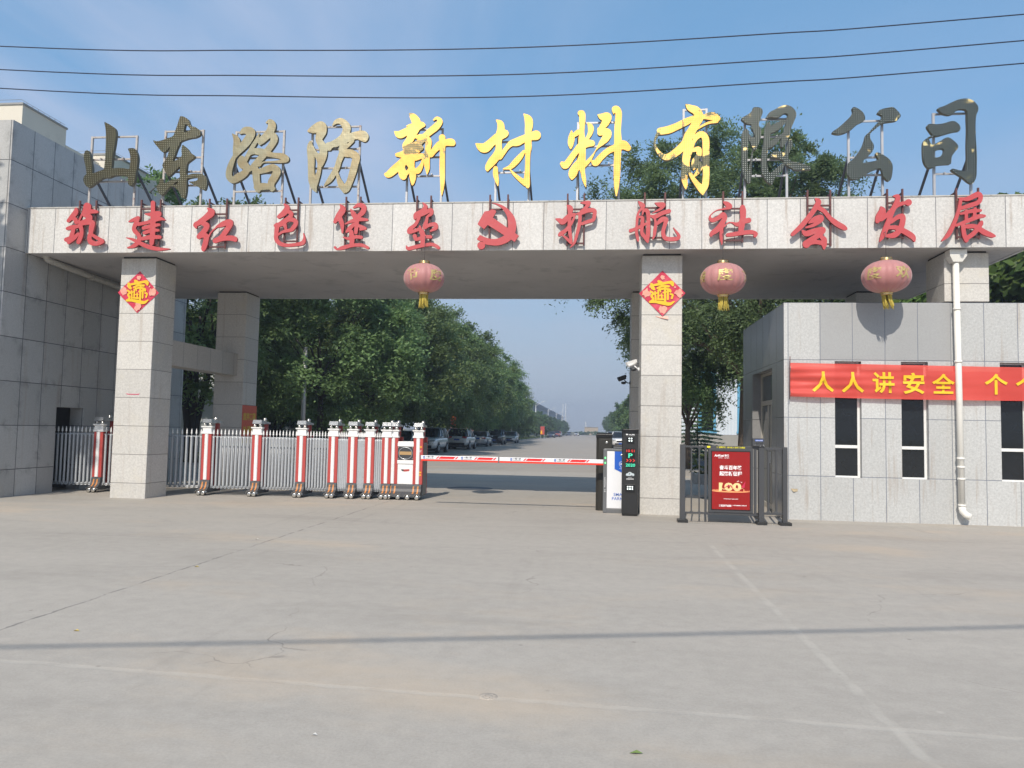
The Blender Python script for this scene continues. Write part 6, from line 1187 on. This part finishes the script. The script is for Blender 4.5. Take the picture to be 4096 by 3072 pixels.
# ================================================================== buildings and fences behind
m_corr = None
def corr_mat():
    m, t, p = newmat('corrugated_sheet'); tco = nd(t, 'ShaderNodeTexCoord'); sp = nd(t, 'ShaderNodeSeparateXYZ'); lk(t, tco.outputs['Object'], sp.inputs[0])
    h = mth(t, 'PINGPONG', sp.outputs[0], .12); c = mixc_(t, noise(t, tco.outputs['Object'], .8, 5), (.60, .66, .72), (.70, .75, .80)); lk(t, c, p.inputs['Base Color']); p.inputs['Roughness'].default_value = .45; p.inputs['Metallic'].default_value = .1
    b = nd(t, 'ShaderNodeBump', {'Strength': 1., 'Distance': .25}); lk(t, h, b.inputs['Height']); lk(t, b.outputs[0], p.inputs['Normal']); return m
m_corr = corr_mat(); m_sky = mat('blue_frame', (.12, .36, .55), .5, var=.08); m_plinth = mat('plinth_render', (.32, .31, .29), .9, var=.15, scale=1.5); m_roofd = mat('roof_dark', (.085, .095, .11), .6, var=.1, scale=.2)
bY = 56.0
cb_ = thing('corrugated_hall', 'pale blue corrugated hall with tall windows behind the right tree', 'building', (14, bY+5, 0))
MB().box(6.2, 34, bY, bY+14, 1.6, 7.5).build('wall', m_corr, cb_); MB().box(6.1, 34, bY-.12, bY+14, 0, 1.58).build('plinth', m_plinth, cb_); MB().box(6.0, 34.2, bY-.3, bY+14.2, 7.5, 7.75).build('roof', m_roofd, cb_)
for k in range(7):
    x = onY(2700+390*.217, 1700, bY).x - 2.6 + k*2.75
    if x > 6.4: wf = MB().box(x, x+.22, bY-.08, bY-.001, 1.85, 6.2).box(x+1.05, x+1.25, bY-.08, bY-.001, 1.85, 6.2).box(x+.22, x+1.05, bY-.08, bY-.001, 6.0, 6.2).box(x-.05, x+1.3, bY-.16, bY-.001, 1.7, 1.84).build('window', m_sky, cb_); MB().box(x+.22, x+1.05, bY-.05, bY-.002, 1.85, 6.0).build('pane', m_glass, wf)
m_wall2 = mat('pale_wall', (.52, .53, .51), .85, var=.1, scale=1); m_hallw = mat('hall_wall', (.60, .60, .58), .8, var=.08, scale=.5)
lh = thing('pale_hall', 'pale rendered hall glimpsed between the trunks at the left', 'building', (-26, 50, 0))
MB().box(-34, -23.2, 41, 66, 0, 5.2).build('wall', m_wall2, lh); MB().box(-34.3, -23.0, 40.8, 66.3, 5.2, 5.5).build('roof', m_roofd, lh)
for y in (43, 47, 51, 55, 59, 63): wf = MB().box(-23.199, -23.14, y, y+1.6, 1.3, 3.0).build('window', m_white, lh); MB().box(-23.139, -23.13, y+.08, y+1.52, 1.38, 2.92).build('pane', m_glass, wf)
for x in (-31, -28.5, -26): wf = MB().box(x, x+1.3, 40.94, 40.999, 1.3, 3.0).build('window', m_white, lh); MB().box(x+.08, x+1.22, 40.93, 40.939, 1.38, 2.92).build('pane', m_glass, wf)
bh = thing('grey_wing', 'grey side wing behind the multi-stemmed tree at the left', 'building', (-22, 37, 0))
m_greyw = mat('grey_wall', (.42, .44, .44), .8, var=.08, scale=1)
MB().box(-34, -19.2, 40.4, 40.8, 0, 4.6).build('wall', m_greyw, bh); 
# white steel fence behind the left trees
wf_ = thing('white_fence', 'white picket fence running behind the roadside trees', 'fence', (-17.5, 70, 0)); m = MB()
for k in range(330): y = 42+k*.30; m.box(-17.52, -17.48, y, y+.07, .12, 1.35)
m.build('pickets', m_white, wf_); MB().box(-17.535, -17.521, 42, 141, .35, .42).box(-17.535, -17.521, 42, 141, 1.1, 1.17).build('rail', m_white, wf_)
for k in range(12): y = 42+k*9.0; MB().box(-17.66, -17.54, y-.06, y+.06, 0, 1.55).build('post', m_white, wf_)
# pale gate pier and steel sheds seen between the trunks
for (x, y, w_, d_, h, mm, look) in ((-19.5, 88, .8, .8, 3.0, m_hallw, 'white gate pier beyond the fence, left of the black car'), (-19.5, 97, .8, .8, 3.0, m_hallw, 'white gate pier beyond the fence, right of the black car')):
    t_ = thing('gate_pier', look, 'pier', (x, y, 0)); MB().box(x-w_/2, x+w_/2, y-d_/2, y+d_/2, 0, h).build('shaft', mm, t_, .02); MB().box(x-w_/2-.1, x+w_/2+.1, y-d_/2-.1, y+d_/2+.1, h, h+.18).build('cap', m_gred, t_, .02)
m_pinkw = mat('pink_brick', (.42, .20, .17), .85, var=.15, scale=1)
ps = thing('brick_shed', 'pinkish brick building with white band beyond the fence', 'building', (-23, 132, 0)); MB().box(-27, -18.6, 128, 136, 0, 4.2).build('wall', m_pinkw, ps); MB().box(-27.1, -18.5, 127.9, 136.1, 4.2, 4.7).build('roof', m_white, ps)
for y in (129, 133): wf = MB().box(-18.599, -18.54, y, y+1.8, 1.0, 2.8).build('window', m_white, ps); MB().box(-18.539, -18.53, y+.1, y+1.7, 1.1, 2.7).build('pane', m_glass, wf)
# the long factory hall on the left, roof line falling to the horizon
fa = onX(2110, 1592, -30); 
m_slate = mat('slate_cladding', (.11, .125, .15), .6, var=.1, scale=.2)
ft = thing('factory_hall', 'long grey factory hall with dark roof far along the left of the road', 'building', (-37, 400, 0))
MB().box(-46, -24, 268, 590, 0, 11.8).build('wall', m_slate, ft)
MB().prism([(-46.4, 11.8), (-23.6, 11.8), (-23.6, 13.2), (-35, 15.4), (-46.4, 13.2)], 267.6, 590.4, 'y').build('roof', m_roofd, ft)
MB().box(-46, -23.99, 267.5, 267.99, 0, 11.79).build('gable_wall', m_hallw, ft)
# street lamps on the left
m_lamp = mat('lamp_post_white', (.60, .62, .63), .4, .2, var=.05)
def lamp_at(y, look, x=-12.4):
    t_ = thing('street_lamp', look, 'street lamp', (x, y, 0), 0, 'white street lamps along the left of the road')
    MB().tube([(0, 0, 0), (0, 0, 7.6)], [.10, .055], 8).tube([(0, 0, 6.9), (.5, 0, 7.25), (1.5, 0, 7.75)], [.04, .035, .03], 6).tube([(0, 0, 7.45), (.7, 0, 7.5)], .02, 5).build('pole', m_lamp, t_, local=True)
    MB().prism([(1.2, 7.68), (2.1, 7.98), (2.12, 8.05), (1.2, 7.80)], -.14, .14, 'y').build('lamp_head', m_lamp, t_, local=True)
    MB().box(-.16, .16, -.16, .16, 0, .5).build('base', m_lamp, t_, local=True)
for y, w_ in ((161, 'nearest white street lamp against the factory roof'), (205, 'second white street lamp against the factory roof'), (249, 'third white street lamp along the road'), (293, 'fourth white street lamp, small in the haze'), (337, 'farthest white street lamp near the end of the road')): lamp_at(y, w_)
lamp_at(114, 'white street lamp post rising out of the dense tree row beside the last parked car')
qq = onY(1213, 1650, 33); t_ = thing('steel_pole', 'grey steel pole among the trees behind the retractable gate', 'pole', (qq.x, 33, 0)); MB().tube([(0, 0, 0), (0, 0, 5.2)], [.11, .09], 10).build('shaft', m_steel, t_, local=True); MB().lathe([(.16, 0), (.16, .04), (.12, .06)], n=12).build('base', m_steel, t_, local=True)
# chimneys and the end of the road
qx = onY(2251, 1700, 420).x
for dx, w_ in ((0, 'left one of the twin thin pale stacks above the far trees'), (1.5, 'right one of the twin thin pale stacks above the far trees')):
    tag(MB().tube([(qx+dx, 420, 0), (qx+dx, 420, 17)], [.17, .13], 8).build('stack', m_hallw), w_, 'chimney', 'twin far stacks')
qx = onY(2343, 1700, 430).x; tag(MB().tube([(qx, 430, 0), (qx, 430, 7.2)], [.22, .18], 8).build('stack', m_hallw), 'single thin stack behind the wall at the road end', 'chimney')
m_tan = mat('tan_wall', (.44, .36, .26), .9, var=.1, scale=.1); e0, e1 = onY(2338, 1720, 400).x, onY(2392, 1720, 400).x
ew = thing('end_wall', 'tan blank wall closing the far end of the road', 'wall', ((e0+e1)/2, 402, 0)); MB().box(e0, e1, 400, 404, 0, 4.0).build('wall', m_tan, ew); MB().box(e0-.2, e1+.2, 399.8, 404.2, 4.0, 4.2).build('coping', m_plinth, ew)
hd, _ = crown_mesh('hedge', (0, 0, .8), (9.5, 1.1, .8), 90, 60, leaf=.3, wid=.5, cr=(.5, .9), shell=.3, seed=51, droop=.1)
tag(link('hedge', hd, m_leafB, loc=((e0+e1)/2+1, 372, 0)), 'low green hedge across the far end of the road', 'hedge')
for k, (x, s_) in enumerate(((-40, 1.2), (-24, 1.0), (14, 1.1), (26, 1.3), (40, 1.2))): tree('distant_tree', 'hazy tree on the skyline beyond the road end', (m_leafB, m_bark), KB[k % 2], (x, 440+7*k, 0), k, s_*1.3, 'skyline trees beyond the road end')

# ================================================================== cars
m_tyre2 = m_tyre; m_rim = mat('alloy_rim', (.45, .46, .47), .3, .9); m_cglass = mat('car_glass', (.010, .012, .014), .04, spec=.6); m_cblack = mat('car_trim', (.018, .018, .02), .45); m_plate = mat('blue_plate', (.015, .07, .32), .4); m_head = mat('headlight_glass', (.55, .58, .60), .1, .3, var=.2, scale=9); m_tail = mat('tail_lamp', (.36, .012, .015), .2, coat=.5)
def paint(name, c): return mat(name, c, .28, .25 if max(c) > .3 else .1, var=.03, coat=.6, spec=.5)
PW, PS, PB, PR, PD = paint('white_paint', (.70, .70, .69)), paint('silver_paint', (.48, .49, .50)), paint('black_paint', (.012, .013, .018)), paint('red_paint', (.30, .04, .04)), paint('dark_paint', (.04, .045, .055))
def car(look, x, y, body, suv=True, front=True, grp=None):
    """origin on the ground under the middle; nose towards -y when front"""
    t_ = thing('parked_car', look, 'car', (x, y, 0), 0 if front else math.pi, grp)
    L, Wd, H = (4.6, .92, 1.68) if suv else (4.7, .89, 1.46)
    hb, zr = (1.02, H) if suv else (.92, H); zb = .26 if suv else .2
    # lower body: stations along y with half width, belt height
    if suv: st = [(-2.3, .66, .42, .78), (-2.24, .80, .34, .92), (-2.0, .88, zb, .99), (-1.5, .915, zb, 1.03), (-.9, .92, zb, 1.06), (0, .92, zb, 1.06), (1.3, .92, zb, 1.08), (1.95, .89, zb, 1.08), (2.22, .83, .34, 1.02), (2.3, .74, .42, .86)]
    else: st = [(-2.35, .62, .36, .62), (-2.28, .76, .28, .72), (-2.0, .85, zb, .80), (-1.5, .885, zb, .87), (-.95, .89, zb, .94), (0, .89, zb, .95), (1.2, .89, zb, .97), (1.75, .87, zb, .98), (2.25, .80, .28, .95), (2.35, .70, .36, .80)]
    prof = lambda hw_, z0, z1: [(-hw_*.90, z0), (-hw_, z0+(z1-z0)*.28), (-hw_*1.0, z0+(z1-z0)*.62), (-hw_*.955, z1-.05), (-hw_*.86, z1), (0, z1+.025), (hw_*.86, z1), (hw_*.955, z1-.05), (hw_*1.0, z0+(z1-z0)*.62), (hw_, z0+(z1-z0)*.28), (hw_*.90, z0), (0, z0)]
    vs = [(px, yy, pz_) for yy, hw_, z0, z1 in st for px, pz_ in prof(hw_, z0, z1)]; n = 12
    fs = [(i*n+k, i*n+(k+1) % n, (i+1)*n+(k+1) % n, (i+1)*n+k) for i in range(len(st)-1) for k in range(n)] + [tuple(range(n))[::-1], tuple(range((len(st)-1)*n, len(st)*n))]
    me = MB().add(vs, fs, 0, True).mesh('body'); b = link('body', me, body, t_); sd = b.modifiers.new('smooth', 'SUBSURF'); sd.levels = 1; sd.render_levels = 1
    # cabin: glass frustum, roof skin, pillars
    if suv: y0, y1, r0, r1 = -1.05, 2.12, -.30, 1.72
    else: y0, y1, r0, r1 = -.98, 1.78, -.12, 1.02
    zb1 = hb; wb, wr = .86*Wd/.92, .66*Wd/.92
    cg = MB(); rings = [(0, y0, y1, wb), (.35, y0+(r0-y0)*.42, y1+(r1-y1)*.33, wb*.965), (.7, y0+(r0-y0)*.78, y1+(r1-y1)*.68, wb*.88), (.96, r0, r1, wr)]
    pts = []
    for f_, a_, e_, w_ in rings:
        z = zb1+(zr-zb1)*f_; pts += [(-w_, a_+.12, z), (-w_*.6, a_, z), (w_*.6, a_, z), (w_, a_+.12, z), (w_, e_-.08, z), (w_*.6, e_, z), (-w_*.6, e_, z), (-w_, e_-.08, z)]
    fs = [(i*8+k, i*8+(k+1) % 8, (i+1)*8+(k+1) % 8, (i+1)*8+k) for i in range(3) for k in range(8)] + [tuple(range(24, 32))]
    cg.add(pts, fs, 0, True).build('windows', m_cglass, t_, local=True)
    rf = MB().add([(-wr*1.02, r0+.10, zr-.035), (-wr*.6, r0-.03, zr-.03), (wr*.6, r0-.03, zr-.03), (wr*1.02, r0+.10, zr-.035), (wr*1.02, r1-.06, zr-.035), (wr*.6, r1+.03, zr-.03), (-wr*.6, r1+.03, zr-.03), (-wr*1.02, r1-.06, zr-.035), (-wr*.8, r0+.2, zr+.012), (wr*.8, r0+.2, zr+.012), (wr*.8, r1-.2, zr+.012), (-wr*.8, r1-.2, zr+.012)],
        [(0, 1, 8), (1, 2, 9, 8), (2, 3, 9), (3, 4, 10, 9), (4, 5, 10), (5, 6, 11, 10), (6, 7, 11), (7, 0, 8, 11), (8, 9, 10, 11)], 0, True)
    rf.build('roof', body, t_, local=True)
    pl = MB()
    for sx in (-1, 1):
        for col_ in ((0, 3), (4, 7)):
            k = (3 if sx > 0 else 0) if col_ == (0, 3) else (4 if sx > 0 else 7)
            pl.tube([pts[k], pts[8+k], pts[16+k], pts[24+k]], .035 if col_ == (0, 3) else .055, 6)
        for yy in ((.28, 1.25) if suv else (.25,)):
            w0 = [wb, wb*.965, wb*.88, wr]; pl.tube([(sx*w0[i]*1.004, yy+(.03*i if yy > 1 else 0), zb1+(zr-zb1)*rings[i][0]) for i in range(4)], .028, 5)
    pl.build('pillars', body if not suv else body, t_, local=True)
    fy = st[0][0]
    # nose
    MB().box(-.42, .42, fy-.015, fy+.12, .62 if suv else .5, .82 if suv else .66).box(-.60, .60, fy-.02, fy+.2, .36 if suv else .28, .54 if suv else .42).build('grille', m_cblack, t_, .02, local=True)
    MB().box(-.22, .22, fy-.034, fy-.022, .43 if suv else .36, .57 if suv else .49).build('number_plate', m_plate, t_, local=True)
    zl_ = .82 if suv else .68
    for sx in (-1, 1):
        MB().prism([(sx*.44, zl_-.05), (sx*.80, zl_-.02), (sx*.84, zl_+.10), (sx*.50, zl_+.05)][::sx], fy+.0, fy+.26, 'y').build('headlight', m_head, t_, .015, local=True)
        zt_ = 1.0 if suv else .84
        MB().prism([(sx*.40, zt_-.05), (sx*.78, zt_-.12), (sx*.80, zt_+.05), (sx*.42, zt_+.03)][::sx], -fy-.20, -fy-.005 if suv else -fy-.0, 'y').build('tail_light', m_tail, t_, .015, local=True)
        MB().ball((sx*1.0, y0+.22, hb+.06), .09, 10, 0, .75).build('mirror', body, t_, local=True)
        for yy in (-1.42, 1.38):
            rw = .345 if suv else .32
            w = MB().lathe([(rw*.62, -.11), (rw*.93, -.11), (rw, -.07), (rw, .07), (rw*.93, .11), (rw*.62, .11)], (sx*(Wd-.10), yy, rw), 24, 0, 'x').build('wheel', m_tyre2, t_, local=True)
            r_ = MB().lathe([(.03, sx*.118), (rw*.18, sx*.122), (rw*.2, sx*.10), (rw*.6, sx*.095), (rw*.66, sx*.112)], (sx*(Wd-.10), yy, rw), 20, 0, 'x')
            for s_ in range(5):
                a_ = 6.283*s_/5; c_, d_ = math.cos(a_), math.sin(a_); xx = sx*(Wd-.10+.108)
                r_.tube([(xx, yy+.05*c_, rw+.05*d_), (xx, yy+rw*.62*c_, rw+rw*.62*d_)], .032, 5)
            r_.build('rim', m_rim, w, local=True)
            MB().prism([(yy+(rw+.07)*math.cos(q_), rw+(rw+.07)*math.sin(q_)) for q_ in np.linspace(0, math.pi, 13)], sx*(Wd-.012), sx*(Wd+.004), 'x').build('wheel_arch', m_cblack, t_, local=True)
    MB().box(-.62, .62, -fy-.12, -fy+.02, .34, .55 if suv else .46).build('rear_bumper', m_cblack if suv else body, t_, .03, local=True)
    MB().box(-.22, .22, -fy+.0, -fy+.012, .74 if suv else .72, .87 if suv else .85).build('rear_plate', m_plate, t_, local=True)
    MB().box(-.78, .78, -1.9, 1.9, .17, .3).build('underbody', m_cblack, t_, local=True)
    return t_
G = 'cars parked along the left of the road'
car('white compact crossover facing the gate, nearest of the parked row', -10.95, 50.0, PW, True, True, G)
car('white sports utility car parked tail first, with red tail lamps', -10.75, 61.2, PW, True, False, G)
car('silver saloon parked tail towards the gate', -11.0, 73.5, PS, False, False, G)
car('black sports utility car with chrome grille facing the gate', -10.85, 84.0, PB, True, True, G)
car('white saloon at the far end of the near parked row', -10.5, 95.5, PW, False, True, G)
car('silver car mostly hidden behind the drive unit of the sliding gate', -11.05, 42.6, PS, False, True, G)
car('small white van far down the road at the left kerb', onZ(2225, 1747).x, onZ(2225, 1747).y+2, PW, True, True, G)
car('dark car parked just behind the far white van', -10.4, 186, PD, False, True, G)
car('dull red car far down the left kerb', -10.2, 212, PR, True, True, G)
car('pale car behind the far dull red one', -10.3, 226, PS, False, True, G)
car('tiny dark car near the far road end', -9.4, 288, PD, False, True, G)
car('tiny white car near the far road end', -6.8, 300, PW, False, True, G)
car('white sports utility car at the right kerb behind the plate reader', 2.7, 78.5, PW, True, True)
car('silver car parked behind the right hand white one', 2.6, 104, PS, True, True)
# banners and flags between the far trunks
m_flag = mat('orange_flag', (.70, .13, .03), .6); q = onY(1802, 1710, 62)
fl = thing('road_flag', 'small orange flag between the first two parked cars', 'flag', (q.x, 62, 0)); MB().tube([(q.x, 62, 0), (q.x, 62, 2.75)], .02, 6).build('pole', m_steel, fl)
vs = [(q.x+.02+.42*i/6, 62+.08*math.sin(i*1.1), 2.7-.7*j/4-.10*i/6) for i in range(7) for j in range(5)]; MB().add(vs, [(i*5+j, i*5+j+1, (i+1)*5+j+1, (i+1)*5+j) for i in range(6) for j in range(4)], 0, True).build('cloth', m_flag, fl)
q = onY(2170, 1720, 150); rb = thing('red_board', 'red and yellow roadside board far along the verge', 'sign', (q.x, 150, 0)); MB().box(q.x-.4, q.x+.4, 149.95, 150.05, .9, 2.5).build('panel', m_gred, rb); MB().box(q.x-.36, q.x-.05, 149.93, 149.949, 1.0, 1.7).build('yellow_patch', m_sticker, rb); MB().box(q.x-.38, q.x-.3, 149.96, 150.04, 0, .9).box(q.x+.3, q.x+.38, 149.96, 150.04, 0, .9).build('leg', m_steel, rb)
# ================================================================== the summer haze
m, t, p = newmat('haze'); t.nodes.remove(p)
pv = nd(t, 'ShaderNodeVolumePrincipled', {'Color': (.78, .86, 1., 1), 'Density': .0014, 'Anisotropy': .35}); lk(t, pv.outputs[0], t.nodes['Material Output'].inputs['Volume'])
hzb = MB().box(-140, 140, -62, 520, -1.1, 20).build('haze', m); hzb['kind'] = 'stuff'
